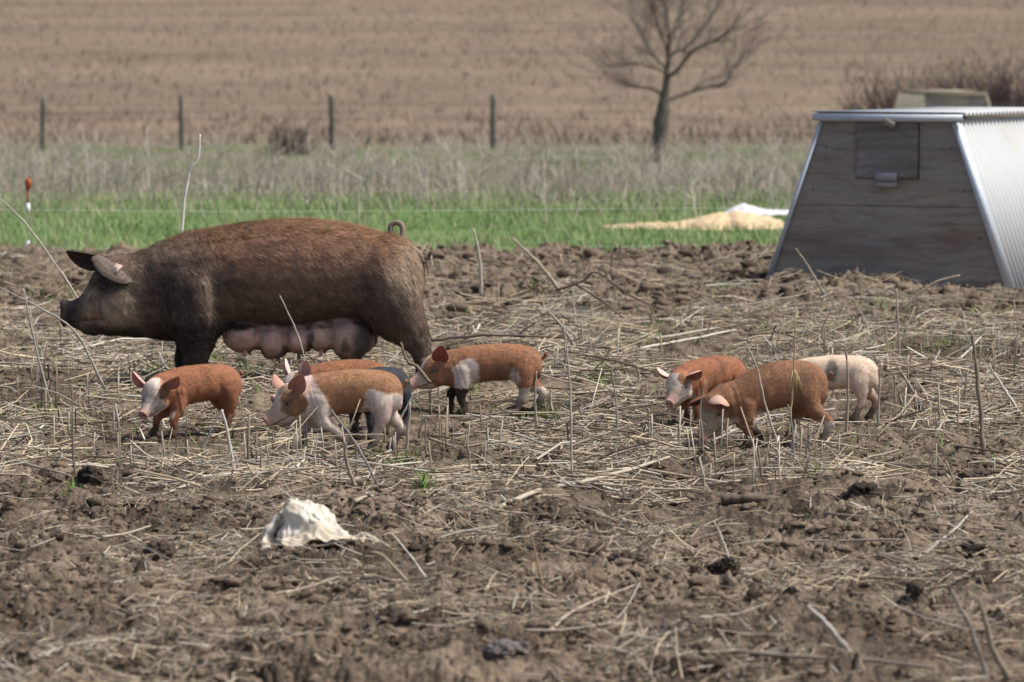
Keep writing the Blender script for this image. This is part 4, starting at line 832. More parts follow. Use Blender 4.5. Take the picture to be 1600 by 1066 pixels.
def hind(hx, fx, lat): return [(hx, lat * .6, .26, .062), (hx + .012, lat * .85, .205, .060), (hx - .002 + (fx - hx) * .2, lat, .15, .041), (fx - .026 + (hx - fx) * .15, lat, .104, .0225), (fx - .028, lat, .086, .019), (fx - .014, lat, .05, .0150), (fx, lat, .02, .0165), (fx + .006, lat, -.012, .0165)]
def piglet(px, py, rotz, sc, yaw, pitch, coat, label, ears, legs, st=ST, joint=(.20, 0, .228), seed=1, shz=0, roll=0, eye=True, tail=(0, 1), grp='brown, white and black piglets rooting in the straw'):
    r = np.random.default_rng(seed); mb = MB()
    rings = [(s[0], s[4] if len(s) > 4 else 0, (s[1] + s[2]) / 2, 1, 0, 0, 0, 0, 1, s[3], (s[1] - s[2]) / 2, (s[1] - s[2]) / 2) for s in st]
    loft(mb, rings, 44, 26, 2.25)
    yw, pt = R(yaw), R(pitch); hx = np.array([math.cos(yw) * math.cos(pt), math.sin(yw) * math.cos(pt), -math.sin(pt)]); hy = np.array([-math.sin(yw), math.cos(yw), 0]); hz = np.cross(hx, hy)
    if roll: a = R(roll); hy, hz = hy * math.cos(a) + hz * math.sin(a), hz * math.cos(a) - hy * math.sin(a)
    J = np.array(joint)
    def HP(t, l, u): return J + hx * t + hy * l + hz * u
    # neck bridge from the shoulders into the head
    sh = np.array([.09, 0, J[2] + .005 + shz * .4]); pts = [sh, (sh + J) / 2 + np.array([.004, 0, .006]), J + hx * .01 + hz * .01]
    chain(mb, [(*pts[0], .085), (*pts[1], .083), (*pts[2], .073)])
    loft(mb, [(*(HP(t, 0, 0)), *hx, *hz, hw, up, dn) for t, hw, up, dn in HR], 40, 22, 2.15)
    for s_ in (1, -1): ell(mb, HP(.055, s_ * .034, -.030), (.034, .030, .036)); ell(mb, HP(.062, s_ * .040, .040), (.022, .016, .014))
    ell(mb, HP(.135, 0, -.036), (.045, .020, .014))
    for kind, a, b, lat in legs:
        ch = front(a, b, lat) if kind == 'f' else hind(a, b, lat); ch = [(q_[0], q_[1], q_[2] - (shz if (kind == 'f' and q_[2] > .1) else 0), q_[3]) for q_ in ch]; chain(mb, ch); fx = b + .008
        for t_ in (.0075, -.0075): chain(mb, [(fx + .002, lat + t_, .016, .010), (fx + .016, lat + t_ * 1.2, .004, .009), (fx + .024, lat + t_ * 1.2, -.004, .004)], m=6)
    for k in (1, -1): ell(mb, (-.185, k * .035, .235), (.062, .052, .075)); ell(mb, (.105, k * .038, .205 - shz), (.052, .040, .072 - shz * .4))
    t0 = np.array([st[0][0] + .012, st[0][4] if len(st[0]) > 4 else 0, st[0][1] - .004]); ph = tail[0]; T_ = []
    for k in range(15):
        a = k / 14 * (4.3 + ph); rr_ = .016 + .002 * k / 14; T_.append(t0 + np.array([-.012 - k * .0016 - rr_ * math.sin(a) * .6, .0015 * k * tail[1], .018 + rr_ * (1 - math.cos(a)) * .9 - .012]))
    T_[0] = t0 + np.array([.02, 0, -.01]); mb.tube(crom(T_, 30), np.linspace(.0085, .0045, 30), 8)
    V, FS = remesh(mb, .0046, 7)
    def hc(P): Q = P - J; return np.stack([Q @ hx, Q @ hy, Q @ hz], 1)
    H = hc(V)
    # nostrils and mouth line
    ish = (H[:, 0] > .15) & (np.abs(H[:, 1]) < .04) & (np.abs(H[:, 2]) < .05)
    nm = np.zeros(len(V))
    for s_ in (1, -1): nm += ish * (H[:, 0] > .178) * np.exp(-(((H[:, 1] - s_ * .010) / .0055) ** 2 + ((H[:, 2] + .001) / .0065) ** 2))
    V = V - hx[None] * (nm * .008)[:, None]
    mo = (H[:, 0] > .075) * (H[:, 0] < .175) * np.exp(-((H[:, 2] + .031 + .05 * (.15 - H[:, 0]) ** 1) / .0035) ** 2) * (np.abs(H[:, 1]) > .008)
    N = vnormals(V, FS); V = V - N * (mo * .004)[:, None] + N * (.0016 * n3(V, .05, seed))[:, None]
    # flank and elbow creases, backbone dip, folds at the neck
    sd = sstep(.03, .06, np.abs(V[:, 1])) * (V[:, 2] > .09)
    cr = lambda xc, sl, z0, z1, w_: np.exp(-((V[:, 0] - xc - sl * (V[:, 2] - .2)) / w_) ** 2) * sstep(z0 - .03, z0, V[:, 2]) * (1 - sstep(z1 - .03, z1 + .02, V[:, 2]))
    V = V - N * (sd * (.0075 * cr(-.112, .25, .12, .25, .014) + .0055 * cr(.045, -.15, .12, .24, .013) + .004 * cr(.155, .2, .12, .27, .010) + .0025 * cr(.13, .3, .14, .28, .006) + .0020 * cr(-.02, 0, .16, .30, .02)))[:, None]
    nz = .16 * n3(V, .035, seed + 5) + .1 * n3(V, .012, seed + 6)
    isH = (H[:, 0] > -.01) & (np.abs(H[:, 1]) < .085) & (np.abs(H[:, 2]) < .11) & (V[:, 2] > .0)
    isH = isH & ((H[:, 0] > .03) | (V[:, 0] > .16))
    C = coat(V, H, isH, nz, seed)
    # snout skin, mud on feet and muzzle (real dirt)
    C = mixc(C, isH * sstep(.140, .176, H[:, 0] + .4 * .05 * nz) * .75, PNK * .85); C = mixc(C, nm * 1.2, (.16, .06, .055)); C = mixc(C, mo, (.15, .08, .07))
    C = mixc(C, isH * blob(H, (.060, .022), (.026, .017), .5, nz * .5, (0, 2)) * .6, (.16, .09, .07))
    C = mixc(C, (1 - sstep(.030, .095, V[:, 2] + .12 * nz)) * (~isH) * .93, MUDC); C = mixc(C, (~isH) * sstep(.25, .55, n3(V, .045, seed + 14) + .5 * n3(V, .015, seed + 15) - .9 * (V[:, 2] - .16)) * (.18 if seed == 16 else .32), MUDC * 1.8); C = mixc(C, isH * sstep(.35, .6, n3(V, .03, seed + 16) + 1.5 * (H[:, 0] - .1)) * .35, MUDC * 2)
    C = C * (1 + .10 * n3(V, .02, seed + 8) * (seed != 16) + .08 * n3(V, .1, seed + 9))[:, None]
    N = vnormals(V, FS); fl = np.tile(np.array([-1.0, 0, -.35]), (len(V), 1)); fl[isH] = -hx - .2 * hz
    mask = np.ones(len(V)) * np.where(H[:, 0] * isH > .16, 0, 1); LL = np.where(isH, .007, .0115)
    fV, fF, fC = fur(V, N, C, 17000, LL * 1.1, .0009, fl, mask, r, .20, .20)
    out = MB(); out.add(V, FS, C)
    for (t, l, u, d, nr, L, W, cup, ci, co, kw) in ears:
        B = HP(t, l, u); dd = hx * d[0] + hy * d[1] + hz * d[2]; nn = hx * nr[0] + hy * nr[1] + hz * nr[2]; eV, eF, eC = ear(B, dd, nn, L, W, cup, ci, co, **kw); out.add(eV, eF, eC)
    if eye:
        for s_ in (1, -1): V_, F_ = ICO[3]; out.add(V_ * .0092 + HP(.068, s_ * .0515, .021), [F_], (.02, .015, .012), 1)
    out.add(fV, fF, fC)
    g = on_z(px, py, 0); z = float(np.percentile(zmud(g.x + r.normal(0, .12, 80), g.y + r.normal(0, .12, 80)), 75)) + .008
    o = out.build('piglet', [M_coat, M_eye], loc=(g.x, g.y, z + .004), rotz=R(rotz)); o.scale = sc
    tagp(o, label, 'piglet', grp); return o
EARIN = (.52, .23, .19)
# ---- coats
def coat_orange(P, H, isH, nz, s):
    C = np.tile(ORG, (len(P), 1)); C = mixc(C, .35 * sstep(.1, .6, n3(P, .07, s)), BROWN * .8)
    f = isH * sstep(-.01, .02, H[:, 0] + .03 * nz)
    C = mixc(C, isH * blob(H, (.07, 0), (.105, .045), .15, nz, (0, 1)) * sstep(-.02, .01, H[:, 2] + .8 * H[:, 0] - .02), WHT * .88)
    C = mixc(C, isH * sstep(.045, .075, H[:, 0] + .05 * nz) , WHT * .75)
    C = mixc(C, isH * blob(H, (.045, .055, .030), (.034, .030, .026), .25, nz, (0, 1, 2)), BROWN * .6)
    C = mixc(C, isH * sstep(.05, .10, H[:, 0]) * sstep(0, .6, n3(P, .016, s + 3)) * .65, (.16, .135, .10))
    return mixc(C, (~isH) * blob(P, (-.02, .33), (.03, .02), .5, nz) * .4, (.16, .07, .04))
def coat_pinto(P, H, isH, nz, s):
    BROWN = np.array([.385, .207, .112])
    C = np.tile(WHT, (len(P), 1)); C = mixc(C, .25 * sstep(0, .5, n3(P, .09, s)), PNK)
    x, z = P[:, 0], P[:, 2] + .035 * nz; x = x + .03 * nz
    x = P[:, 0] + .014 * nz; z = P[:, 2] + .014 * nz; bl = np.interp(x, [-.26, -.227, -.18, -.13, -.11, -.085, -.077, -.05, -.02, .04, .06], [.245, .252, .252, .268, .277, .262, .205, .165, .11, .11, .12])
    C = mixc(C, (~isH) * sstep(-.006, .006, z - bl) * sstep(.135, .115, x + .18 * (P[:, 2] - .25)) * 1.0 if False else (~isH) * sstep(-.006, .006, z - bl) * (1 - sstep(-.006, .006, x - (.054 + .6 * (z - .165)))) * (z > .155 - .3 * (x < .03)), BROWN * 1.02)
    C = mixc(C, isH * (H[:, 1] > .012) * blob(H, (.036, .008), (.066, .064), .10, nz * .9, (0, 2)), BROWN * .80)
    C = mixc(C, isH * blob(H, (.05, -.060, .010), (.05, .045, .05), .12, nz * .7, (0, 1, 2)), BROWN * .78)
    C = mixc(C, isH * blob(H, (.045, .030, .085), (.045, .026, .030), .3, nz, (0, 1, 2)) * .8, BROWN * .75)
    C = mixc(C, isH * sstep(.08, .14, H[:, 0]) * .55, (.36, .25, .17)); return C
def coat_belted(P, H, isH, nz, s):
    BROWN = np.array([.375, .182, .098])
    C = np.tile(BROWN * .95, (len(P), 1)); x, z = P[:, 0] + .035 * nz, P[:, 2] + .02 * nz
    m = sstep(.035, .055, x) * (1 - sstep(.0, .012, z - .205 - .9 * np.clip(.095 - np.abs(x - .095), -.03, .085))); C = mixc(C, (~isH) * m, WHT * .92)
    C = mixc(C, (~isH) * (P[:, 0] > .09) * (z < .125) * 1.0, (.05, .038, .03))
    C = mixc(C, (~isH) * (1 - sstep(-.13, -.11, x)) * 0 + (~isH) * blob(P, (-.115, .155), (.026, .07), .2, nz), WHT * .9)
    C = mixc(C, (~isH) * (z < .13) * (P[:, 0] < -.1), WHT * .9)
    C = mixc(C, isH * blob(H, (.09, 0, .06), (.07, .025, .06), .2, nz, (0, 1, 2)), WHT * .9); C = mixc(C, isH * sstep(.085, .11, H[:, 0] + .5 * (-.03 - H[:, 2])), WHT * np.array([.86, .74, .68])); return C
def coat_head_down(P, H, isH, nz, s):
    BROWN = np.array([.335, .172, .095])
    C = np.tile(BROWN * .93, (len(P), 1)); x, z = P[:, 0] + .03 * nz, P[:, 2] + .03 * nz
    C = mixc(C, .5 * blob(P, (.05, .345), (.07, .03), .5, nz), (.14, .085, .05))
    C = mixc(C, (~isH) * blob(P, (.04, .10), (.038, .05), .2, nz), WHT); C = mixc(C, (~isH) * (z < .105) * (x < -.1), WHT * .95)
    C = mixc(C, isH * sstep(.05, .085, H[:, 0] - .2 * H[:, 2] + .04 * nz), np.array([.42, .33, .25])); C = mixc(C, isH * blob(H, (.07, .055, -.045), (.045, .03, .035), .3, nz, (0, 1, 2)), WHT * .95)
    C = mixc(C, isH * blob(H, (.03, .05, .0), (.035, .035, .055), .3, nz, (0, 1, 2)), BROWN * .55); return C
def coat_whiteface(P, H, isH, nz, s):
    C = np.tile(ORG * .93, (len(P), 1)); C = mixc(C, (~isH) * blob(P, (-.02, .30), (.02, .06), .5, nz) * .4, (.12, .06, .04))
    C = mixc(C, isH * sstep(.02, .05, H[:, 0] + .03 * nz), WHT * .9); C = mixc(C, isH * blob(H, (.05, .045, .055), (.030, .035, .035), .25, nz, (0, 1, 2)), BROWN * .7)
    C = mixc(C, isH * sstep(.1, .13, H[:, 0]) * blob(H, (.14, .03), (.05, .03), .4, nz, (0, 2)) * .7, (.30, .2, .12)); return C
def coat_white(P, H, isH, nz, s):
    C = np.tile(WHT * np.array([1.03, .97, .86]), (len(P), 1)); C = mixc(C, .5 * (1 - sstep(.16, .26, P[:, 2])), WHT * np.array([1, .9, .88])); C = mixc(C, (P[:, 1] > 0) * blob(P, (-.010, .275), (.030, .062), .35, nz) * .9, (.19, .17, .135)); C = mixc(C, (P[:, 2] < .15) * (P[:, 0] < -.05) * (P[:, 1] < 0) * .5, BROWN * .8); return C
def coat_whitehead(P, H, isH, nz, s):
    C = np.tile(ORG * .9, (len(P), 1)); C = mixc(C, isH * 1.0, WHT * .92); C = mixc(C, isH * blob(H, (.02, .05, .065), (.035, .035, .04), .2, nz, (0, 1, 2)), BROWN * .55); C = mixc(C, (P[:, 2] < .12) * (~isH) * .8, WHT * .7); return C
def coat_black(P, H, isH, nz, s):
    return np.tile(np.array([.045, .050, .058]), (len(P), 1))
E = {}
PE = (.60, .34, .29)
legs_side = [('f', .105, -.02, .058), ('f', .135, .195, -.058), ('h', -.165, -.115, .060), ('h', -.19, -.215, -.060)]
legs_std = [('f', .13, .15, .058), ('f', .12, .10, -.058), ('h', -.175, -.17, .060), ('h', -.185, -.215, -.060)]
# ears: t, l, u, dir, facing, length, width, cup, inner, outer
def ears_up(ci, co, co2=None, dn=(-.55, .75, .62), df=(.25, -.8, .7), fn=(.75, .65, .15), ff=(.8, -.55, -.2), L=.098, W=.082):
    return [(.008, .054, .052, dn, fn, L, W, .030, ci, co, {'fold': .008}), (.020, -.050, .058, df, ff, L, W * .95, .028, ci, co if co2 is None else co2, {})]
piglet(304, 672, 180 + 36, (.93, .93, .90), 22, 38, coat_orange, 'orange piglet with a mottled white face, leftmost in front of the sow', ears_up(EARIN, (.16, .085, .07), PE, dn=(-.35, .85, .42), fn=(.85, .15, -.45), df=(-.3, -.75, .85), ff=(.85, -.25, .1)), [('f', .13, .16, .058), ('f', .12, .20, -.058), ('h', -.175, -.13, .060), ('h', -.185, -.225, -.060)], seed=11)
piglet(540, 698, 180 + 4, (1.0, 1.0, 1.0), 8, 33, coat_pinto, 'white piglet with a tan saddle and cheek patch, largest in front of the sow', ears_up(EARIN, (.55, .30, .22), dn=(-.66, .50, .50), fn=(.45, .85, -.15), df=(.10, -.55, .9), ff=(.6, -.3, -.2)), legs_side, seed=12)
piglet(762, 639, 180 + 4, (1.04, .98, .94), 8, 26, coat_belted, 'tan piglet with white shoulder patch and red ear below the hind leg of the sow', ears_up((.40, .115, .09), BROWN * .6, BROWN * .5, dn=(-.35, .45, .82), fn=(.45, .85, -.1), df=(.25, -.85, .15), ff=(.6, -.3, -.5)), [('f', .12, .115, .058), ('f', .13, .175, -.058), ('h', -.17, -.13, .060), ('h', -.19, -.235, -.060)], seed=13)
ST4 = [(-.252, .275, .200, .028), (-.240, .310, .175, .060), (-.205, .342, .160, .084), (-.15, .358, .168, .091), (-.07, .362, .158, .093), (.0, .350, .142, .090), (.07, .322, .118, .086), (.12, .292, .092, .082), (.165, .262, .085, .072), (.20, .232, .085, .06)]
piglet(1199, 690, 180 + 10, (1.07, 1.04, 1.04), 20, 50, coat_head_down, 'big brown piglet rooting with its head down, in front of the white piglet', [(.005, .045, .070, (.30, .80, .22), (.80, -.25, -.6), .098, .092, .026, (.26, .12, .09), (.50, .33, .26), {'fold': .02}), (.005, -.045, .068, (.55, -.65, .25), (.87, .1, -.5), .10, .085, .02, (.2, .09, .07), BROWN * .75, {'fold': .02})], [('f', .10, .085, .058), ('f', .09, .02, -.058), ('h', -.17, -.225, .060), ('h', -.16, -.10, -.060)], st=ST4, joint=(.185, 0, .176), seed=14, shz=.045)
piglet(1106, 650, 180 + 46, (.90, .90, .88), 14, 36, coat_whiteface, 'tan piglet with a white face and pink snout, behind the brown piglet with lowered head', ears_up((.40, .13, .10), (.62, .40, .33), (.70, .52, .44), dn=(-.25, .75, .25), fn=(.85, .3, -.3), df=(-.1, -1.0, .75), ff=(.8, -.25, -.4), L=.085, W=.07), legs_std, seed=15)
piglet(1296, 646, 180 - 4, (.92, .90, .86), 0, 48, coat_white, 'cream white piglet with one dark flank patch, rightmost of all', ears_up(PE, WHT), [('f', .13, .15, .058), ('f', .12, .10, -.058), ('h', -.165, -.135, .060), ('h', -.185, -.215, -.060)], seed=16)
piglet(533, 664, 180 + 20, (.92, .90, .92), 12, 22, coat_whitehead, 'reddish piglet with a white head and pink ears, half hidden behind the tan saddled one', ears_up((.60, .36, .31), (.72, .52, .46), dn=(-.35, .30, 1.0), fn=(.55, .8, 0), df=(-.2, -.35, 1.0), ff=(.9, -.1, 0), L=.098, W=.066), legs_std, seed=17)
piglet(587, 676, 180 + 62, (.90, .90, .88), 10, 20, coat_black, 'slate black piglet with pricked ears, hidden behind the tan saddled one', ears_up((.05, .045, .05), (.05, .05, .055), dn=(-.1, .55, .9), fn=(1, .1, -.2), df=(-.1, -.55, .9), ff=(1, -.1, -.2), L=.095, W=.06), legs_std, seed=18, tail=(0, 1))

# ------------------------------------------------------------------ the sow
def sow():
    r = np.random.default_rng(77); S = 300.0; cx, fy = 380, 601
    X = lambda px: (cx - px) / S
    Zp = lambda py: (fy - py) / S
    mb = MB()
    st = [(659, 452, 474, .03), (654, 424, 500, .13), (640, 398, 515, .20), (616, 376, 514, .25), (580, 361, 507, .275), (540, 352, 508, .285), (490, 347, 514, .29), (440, 347, 520, .29), (395, 350, 521, .28), (350, 355, 522, .265), (310, 362, 530, .245), (275, 373, 536, .215), (248, 385, 534, .185), (225, 395, 530, .165), (205, 400, 529, .155), (185, 402, 528, .148), (168, 405, 527, .135), (157, 415, 527, .12), (147, 427, 528, .108), (139, 443, 527, .096), (132, 456, 525, .084), (125, 466, 521, .073), (116, 471, 517, .064), (108, 473, 512, .057), (102, 469, 514, .064), (98, 469, 513, .066), (95, 473, 508, .054)]
    rings = [(X(p), 0, Zp((t + b) / 2), 1, 0, 0, 0, 0, 1, w, (b - t) / 2 / S, (b - t) / 2 / S) for p, t, b, w in st]
    loft(mb, rings, 110, 36, 2.2)
    c = lambda px, y, py, rr: (X(px), y, Zp(py), rr / S)
    for y, dx, dz in ((.16, 0, 0), (-.16, -18, -3)):
        near = y > 0
        chain(mb, [c(305 + dx, y * .8, 455, 52), c(308 + dx, y, 495, 44), c(310 + dx * .8, y, 525, 33), c(309 + dx * .8, y, 550, 24), c(306 + dx, y, 568, 20), c(306 + dx, y, 585, 17), c(304 + dx, y, 597, 19), c(302 + dx, y, 604, 18)])
        for t in (.028, -.028): chain(mb, [c(302 + dx, y + t, 596, 11), c(292 + dx, y + t * 1.2, 601, 10), c(285 + dx, y + t * 1.2, 604, 5)])
    # hams and hind legs
    chain(mb, [c(600, .12, 435, 62), c(612, .15, 470, 54), c(628, .16, 500, 42), c(645, .165, 524, 29), c(657, .165, 543, 20), c(661, .165, 558, 15.5), c(664, .165, 580, 14.5), c(664, .165, 595, 17), c(662, .165, 604, 16)])
    chain(mb, [c(590, -.12, 440, 60), c(580, -.15, 480, 50), c(560, -.16, 515, 34), c(545, -.165, 540, 23), c(548, -.165, 556, 18), c(546, -.165, 580, 15), c(540, -.165, 595, 17), c(538, -.165, 604, 16)])
    for fx, y in ((660, .165), (537, -.165)):
        for t in (.026, -.026): chain(mb, [c(fx, y + t, 596, 10), c(fx - 10, y + t * 1.2, 601, 10), c(fx - 17, y + t * 1.2, 604, 5)])
    ell(mb, (X(308), .14, Zp(465)), (.20, .115, .26)); ell(mb, (X(308), -.14, Zp(465)), (.20, .115, .26)); ell(mb, (X(606), .13, Zp(440)), (.20, .13, .24)); ell(mb, (X(606), -.13, Zp(440)), (.20, .13, .24))
    # cheeks, jowl, brow
    for y in (1, -1): ell(mb, (X(192), y * .10, Zp(480)), (.13, .075, .13)); ell(mb, (X(160), y * .085, Zp(436)), (.05, .035, .035)); ell(mb, (X(130), y * .04, Zp(500)), (.07, .035, .05))
    ell(mb, (X(165), 0, Zp(510)), (.17, .09, .055))
    # udder
    lob = [(383, 527, 33, 25), (428, 536, 27, 27), (467, 533, 23, 22), (501, 528, 25, 23), (546, 530, 36, 32)]
    for px, py, rx, rz in lob:
        for y in (1, -1): ell(mb, (X(px + (0 if y > 0 else 8)), y * .115, Zp(py)), (rx / S, .13, rz / S))
    V, FS = remesh(mb, .0095, 6)
    lobm = np.zeros(len(V))
    N = vnormals(V, FS)
    V = V + N * (.006 * n3(V, .16, 3) + .003 * n3(V, .05, 4))[:, None]
    # wrinkles at neck, elbow and flank, snout creases
    x, y, z = V.T
    def wr(px, py, rx, ry, k, a, ang): 
        q = ((x - X(px)) / rx) ** 2 + ((z - Zp(py)) / ry) ** 2; return -a * np.exp(-q) * np.maximum(0, np.cos((x * math.cos(ang) + z * math.sin(ang)) * k)) ** 3
    dsp = wr(120, 490, .08, .1, 190, .005, .2) + wr(310, 540, .1, .12, 120, .005, 1.4) + wr(215, 490, .06, .14, 70, .008, .1) + wr(580, 495, .1, .05, 70, .008, .6) + wr(163, 446, .045, .04, 260, .004, 1.3) + wr(345, 480, .03, .16, 30, .012, 0)
    V = V + N * dsp[:, None]
    below = (1 - sstep(Zp(520), Zp(510), V[:, 2])) * (V[:, 2] > Zp(566)) * (np.abs(V[:, 1]) < .27)
    for b_ in (406, 448, 487, 520): V = V - N * (below * .013 * np.exp(-(np.abs(V[:, 0] - X(b_) - .02 * (V[:, 2] - Zp(530))) / .013) ** 1.5))[:, None]
    # eye hollow, nostrils, mouth
    ey = np.exp(-(((x - X(166)) / .026) ** 2 + ((z - Zp(448)) / .017) ** 2)); V = V - N * (ey * .010)[:, None]
    nm = np.zeros(len(V))
    for s_ in (1, -1): nm += (x > X(106)) * np.exp(-(((y - s_ * .024) / .012) ** 2 + ((z - Zp(492)) / .016) ** 2))
    V[:, 0] -= nm * .028
    V = V + N * (below * (.0035 * n3(V, .03, 31) + .002 * n3(V * np.array([1, 1, .4]), .012, 32)))[:, None]
    mo = (x > X(168)) * (x < X(108)) * np.exp(-((z - (Zp(508) - .03 * (X(108) - x) + .03 * np.sin((X(108) - x) * 9))) / .006) ** 2) * (np.abs(y) > .02); V = V - N * (mo * .009)[:, None]
    x, y, z = V.T; nz = n3(V, .12, 5) + .5 * n3(V, .04, 6)
    RED = np.array([.212, .124, .080]); BR = np.array([.165, .108, .078]); DKB = np.array([.050, .037, .032]); TAN = np.array([.27, .205, .145])
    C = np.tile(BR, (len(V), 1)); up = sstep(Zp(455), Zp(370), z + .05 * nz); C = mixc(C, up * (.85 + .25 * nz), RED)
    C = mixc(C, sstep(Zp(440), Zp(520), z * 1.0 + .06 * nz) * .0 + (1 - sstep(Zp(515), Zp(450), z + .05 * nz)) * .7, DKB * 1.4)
    ns = .25 * nz
    C = mixc(C, blob(V, (X(300), Zp(468)), (.21, .25), .6, ns) * .75, DKB * 1.1); C = mixc(C, blob(V, (X(262), Zp(420)), (.14, .16), .6, ns) * .6, DKB * 1.5)
    C = mixc(C, blob(V, (X(248), Zp(385)), (.16, .06), .7, ns) * .8, TAN * 1.05); C = mixc(C, blob(V, (X(335), Zp(445)), (.05, .17), .7, ns) * .6, TAN * .85)
    C = mixc(C, blob(V, (X(640), Zp(425)), (.10, .16), .7, ns) * .8, TAN * 1.15); C = mixc(C, blob(V, (X(600), Zp(470)), (.16, .1), .6, ns) * .55, DKB * 1.6); C = mixc(C, blob(V, (X(655), Zp(535)), (.12, .1), .6, ns) * .75, TAN * .55)
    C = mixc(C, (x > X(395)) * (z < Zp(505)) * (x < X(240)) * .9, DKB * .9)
    h = sstep(X(238), X(210), x); C = mixc(C, h * .8, TAN * .72); C = mixc(C, h * blob(V, (X(185), Zp(488)), (.12, .10), .6, ns) * .85, TAN * 1.35); C = mixc(C, blob(V, (X(143), Zp(470)), (.05, .08), .7, ns) * .75, TAN * 1.25)
    C = mixc(C, blob(V, (X(172), Zp(440)), (.09, .08), .6, ns) * .9, DKB * .85); C = mixc(C, h * (1 - sstep(Zp(522), Zp(503), z + .03 * nz)) * .85, DKB); C = mixc(C, sstep(X(132), X(116), x) * .9, DKB * .95); C = mixc(C, h * blob(V, (X(150), Zp(492)), (.04, .035), .6, ns) * .6, (.30, .17, .10))
    C = mixc(C, (x > X(104)) * .45 * blob(V, (0, Zp(495)), (.05, .035), .5, 0, (1, 2)), (.34, .18, .16)); C = mixc(C, nm * 1.0, (.10, .045, .04)); C = mixc(C, mo * .8, DKB * .6); C = mixc(C, ey * .7, DKB * .7)
    line = np.interp(-x, [-X(345), -X(352), -X(400), -X(450), -X(500), -X(540), -X(565), -X(585)], [Zp(560), Zp(520), Zp(511), Zp(509), Zp(502), Zp(496), Zp(505), Zp(530)])
    ud = (1 - sstep(-.008, .008, z - line - .012 * nz)) * (x < X(347)) * (x > X(585)) * (z > Zp(566)) * (np.abs(y) < .27)
    hindleg = (y < -.1) & (z < Zp(535)) & (x < X(525)); ud = ud * (~hindleg)
    um = np.tile(np.array([.44, .29, .235]), (len(V), 1)); um = mixc(um, sstep(.0, .6, nz) * .6, (.27, .175, .14)); um = mixc(um, sstep(.35, .6, n3(V, .06, 9)) * .8, (.08, .065, .055)); um = mixc(um, (1 - sstep(Zp(562), Zp(535), z)) * .55, (.15, .095, .075)); um = mixc(um, blob(V, (X(568), Zp(535)), (.05, .09), .4, ns) * .85, (.06, .05, .045)); C = C * (1 - ud[:, None]) + um * ud[:, None]
    C = mixc(C, (1 - sstep(Zp(590), Zp(560), z)) * (1 - ud) * .8, MUDC * .7)
    st_ = n3(V * np.array([1, 1, .35]), .012, 12) + n3(V * np.array([.5, 1, 1.0]), .03, 13); C = C * (1 + .30 * st_ * (1 - .6 * ud))[:, None]; C = np.clip(C, .008, 1)
    N = vnormals(V, FS)
    # hair lies back and down, swirling a little
    fl = np.stack([-1 + .4 * n3(V, .2, 21), .3 * n3(V, .2, 22), -.75 + .6 * n3(V, .2, 23) - .3 * sstep(X(360), X(300), x)], 1)
    hd = x > X(215); fl[hd] = np.stack([-.8 + 0 * x[hd], 0 * x[hd], -.5 + .5 * n3(V[hd], .08, 24)], 1)
    mask = (1 - ud) * np.where(x > X(118), 0, 1) * (y > -.22) * (1 + 1.5 * (z > Zp(400))) * (1 - .8 * ey) + 1e-6; L = np.where(hd, .024, .030) * (1 - .55 * (1 - sstep(Zp(560), Zp(520), z)))
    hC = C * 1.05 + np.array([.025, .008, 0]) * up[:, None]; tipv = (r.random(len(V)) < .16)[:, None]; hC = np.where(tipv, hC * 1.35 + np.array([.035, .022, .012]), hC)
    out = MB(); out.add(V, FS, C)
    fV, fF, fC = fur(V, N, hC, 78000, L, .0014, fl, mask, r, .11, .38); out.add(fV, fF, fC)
    # fringe of longer bristles along the back line and belly edge
    bk = (N[:, 2] > .75) * (z > Zp(420)) * (x < X(200)) + .6 * np.exp(-((z - line) / .02) ** 2) * (x < X(350)) * (x > X(580)) * (y > 0) + 1e-9
    fV, fF, fC = fur(V, N, hC * 1.2 + np.array([.022, .010, 0]), 9000, np.full(len(V), .036), .0013, fl, bk, r, .4, .4); out.add(fV, fF, fC)
    # teats
    for (px, py, rx, rz), k in zip(lob, range(5)):
        for y_, dx in ((.20, 0), (-.04, 4)):
            b0 = np.array([X(px + dx + 3), y_ - .03, Zp(py + rz * (.55 if y_ > 0 and k in (1, 4) else .82))]); mb2 = MB()
            out.tube(crom([b0 + [0, 0, .02], b0 + [0, .004, -.006], b0 + [.004, .012, -.036]], 7), [.017, .016, .013, .011, .0105, .009, .004], 10, (.46, .27, .22) if k != 2 else (.13, .085, .07))
    # ears
    eV, eF, eC = ear((X(153), .045, Zp(404)), (-.20, .12, -.070), (-.15, -.22, -1), .250, .17, .035, (.10, .06, .05), (.225, .175, .14), fold=.03, th=.010, curl=.025, prof=[.42, .72, 1.0, .95, .70, .40, .05]); out.add(eV, eF, eC)
    eV2, eF2, eC2 = ear((X(166), -.06, Zp(409)), (.225, -.10, .030), (.05, .75, -.66), .25, .135, .040, (.045, .032, .028), (.12, .09, .07), fold=.01, th=.009, curl=-.02); out.add(eV2, eF2, eC2)
    for EV, EF, EC in ((eV, eF, eC), (eV2, eF2, eC2)):
        EV = np.asarray(EV); EN = vnormals(EV, EF); hlf = len(EV) // 2; mk_ = np.ones(len(EV)); mk_[:hlf] = .15; uu_ = np.tile(np.abs(np.linspace(-1, 1, 9)), 26); mk_ = mk_ * (uu_ < .8) * (np.arange(len(EV)) % hlf < 11 * 9) + 1e-9; dr_ = EV[hlf - 1] - EV[4]; f2 = np.tile(norm(dr_), (len(EV), 1))
        a_, b_, c_ = fur(EV + 0, EN, np.asarray(EC), 2600, np.full(len(EV), .012), .0010, f2, mk_, r, .15, .25); out.add(a_ + np.repeat(r.normal(0, .007, (2600, 3)), 5, 0) * np.array([1, 1, .2]), b_, c_)
    # far ear and near ear roots
    for e_, n_ in ((eV, .05),): pass
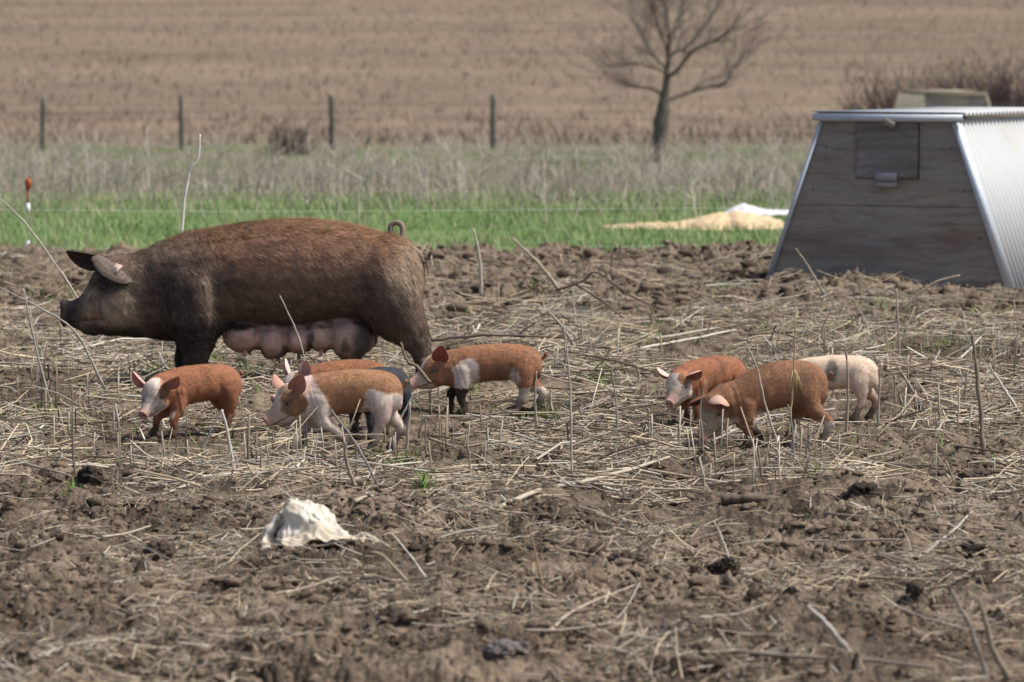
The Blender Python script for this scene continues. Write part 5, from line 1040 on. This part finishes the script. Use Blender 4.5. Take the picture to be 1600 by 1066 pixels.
    # tail
    tl = [(645, 420, 0), (655, 412, .03), (654, 400, .07), (645, 392, .09), (633, 385, .09), (622, 376, .08), (613, 366, .075), (612, 356, .07), (619, 350, .07), (628, 353, .08), (631, 363, .09), (629, 374, .10), (623, 379, .115)]
    Q = crom([(X(a), c_, Zp(b)) for a, b, c_ in tl], 50); out.tube(Q, np.linspace(.028, .020, 50) * np.interp(np.linspace(0, 1, 50), [0, .3, .5, 1], [1.1, .75, .62, .75]), 9, (.25, .195, .145))
    rr = random.Random(5)
    for k in range(46):
        a0 = (X(650 + rr.uniform(-3, 6)), .03 + rr.uniform(-.02, .02), Zp(402 + rr.uniform(-5, 8))); L_ = rr.uniform(.06, .16); e0 = (a0[0] - rr.uniform(.0, .05), a0[1] + rr.uniform(-.03, .03), a0[2] - L_); md = ((a0[0] + e0[0]) / 2 - .015, a0[1], (a0[2] + e0[2]) / 2 + .01); out.tube(crom([a0, md, e0], 5), [.0022, .002, .0018, .0014, .0006], 4, (.07, .05, .042))
    # eye
    V_, F_ = ICO[3]; yy = float(np.max(y[(np.abs(x - X(166)) < .012) & (np.abs(z - Zp(448)) < .012)])); out.add(V_ * np.array([.0155, .010, .011]) + np.array([X(166), yy - .004, Zp(448.5)]), [F_], (.02, .015, .012), 1); out.add(V_ * np.array([.0155, .010, .011]) + np.array([X(166), -yy + .004, Zp(448.5)]), [F_], (.02, .015, .012), 1)
    for k, (dz, th) in enumerate(((.013, .0065), (-.011, .005))): out.tube(crom([(X(173), yy - .010, Zp(449)), (X(166), yy + .003, Zp(448) + dz), (X(159), yy - .012, Zp(449))], 12), th, 8, DKB * .9)
    g = on_z(cx, fy, 0); gz = float(np.mean(zmud(g.x + np.linspace(-.9, .9, 40), g.y + np.linspace(-.2, .2, 40))))
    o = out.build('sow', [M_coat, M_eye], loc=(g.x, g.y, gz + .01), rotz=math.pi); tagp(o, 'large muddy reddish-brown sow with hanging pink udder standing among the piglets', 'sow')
    # ear tag, a part of its own
    dd = norm((-.20, .12, -.070)); nn = np.array([-.1, -.85, -.75]); nn = norm(nn - dd * np.dot(nn, dd)); w = np.cross(dd, nn); ctr = np.asarray(eV)[117 + 7 * 9 + 3] + np.array([0, .004, .004]) 
    Rm = np.column_stack([w, dd, -nn]); M_tag = mat('pink_plastic_tag', (.50, .38, .32), rough=.6, noise=[(60, (.45, .27, .2), .5, .5, .7)]); t = MB()
    t.box(ctr, (.058, .046, .003), Rm); t.tube([ctr - nn * .0, ctr - nn * .006], .005, 8, (.3, .15, .1)); t.build('ear_tag', M_tag, o, smooth=False)
sow()
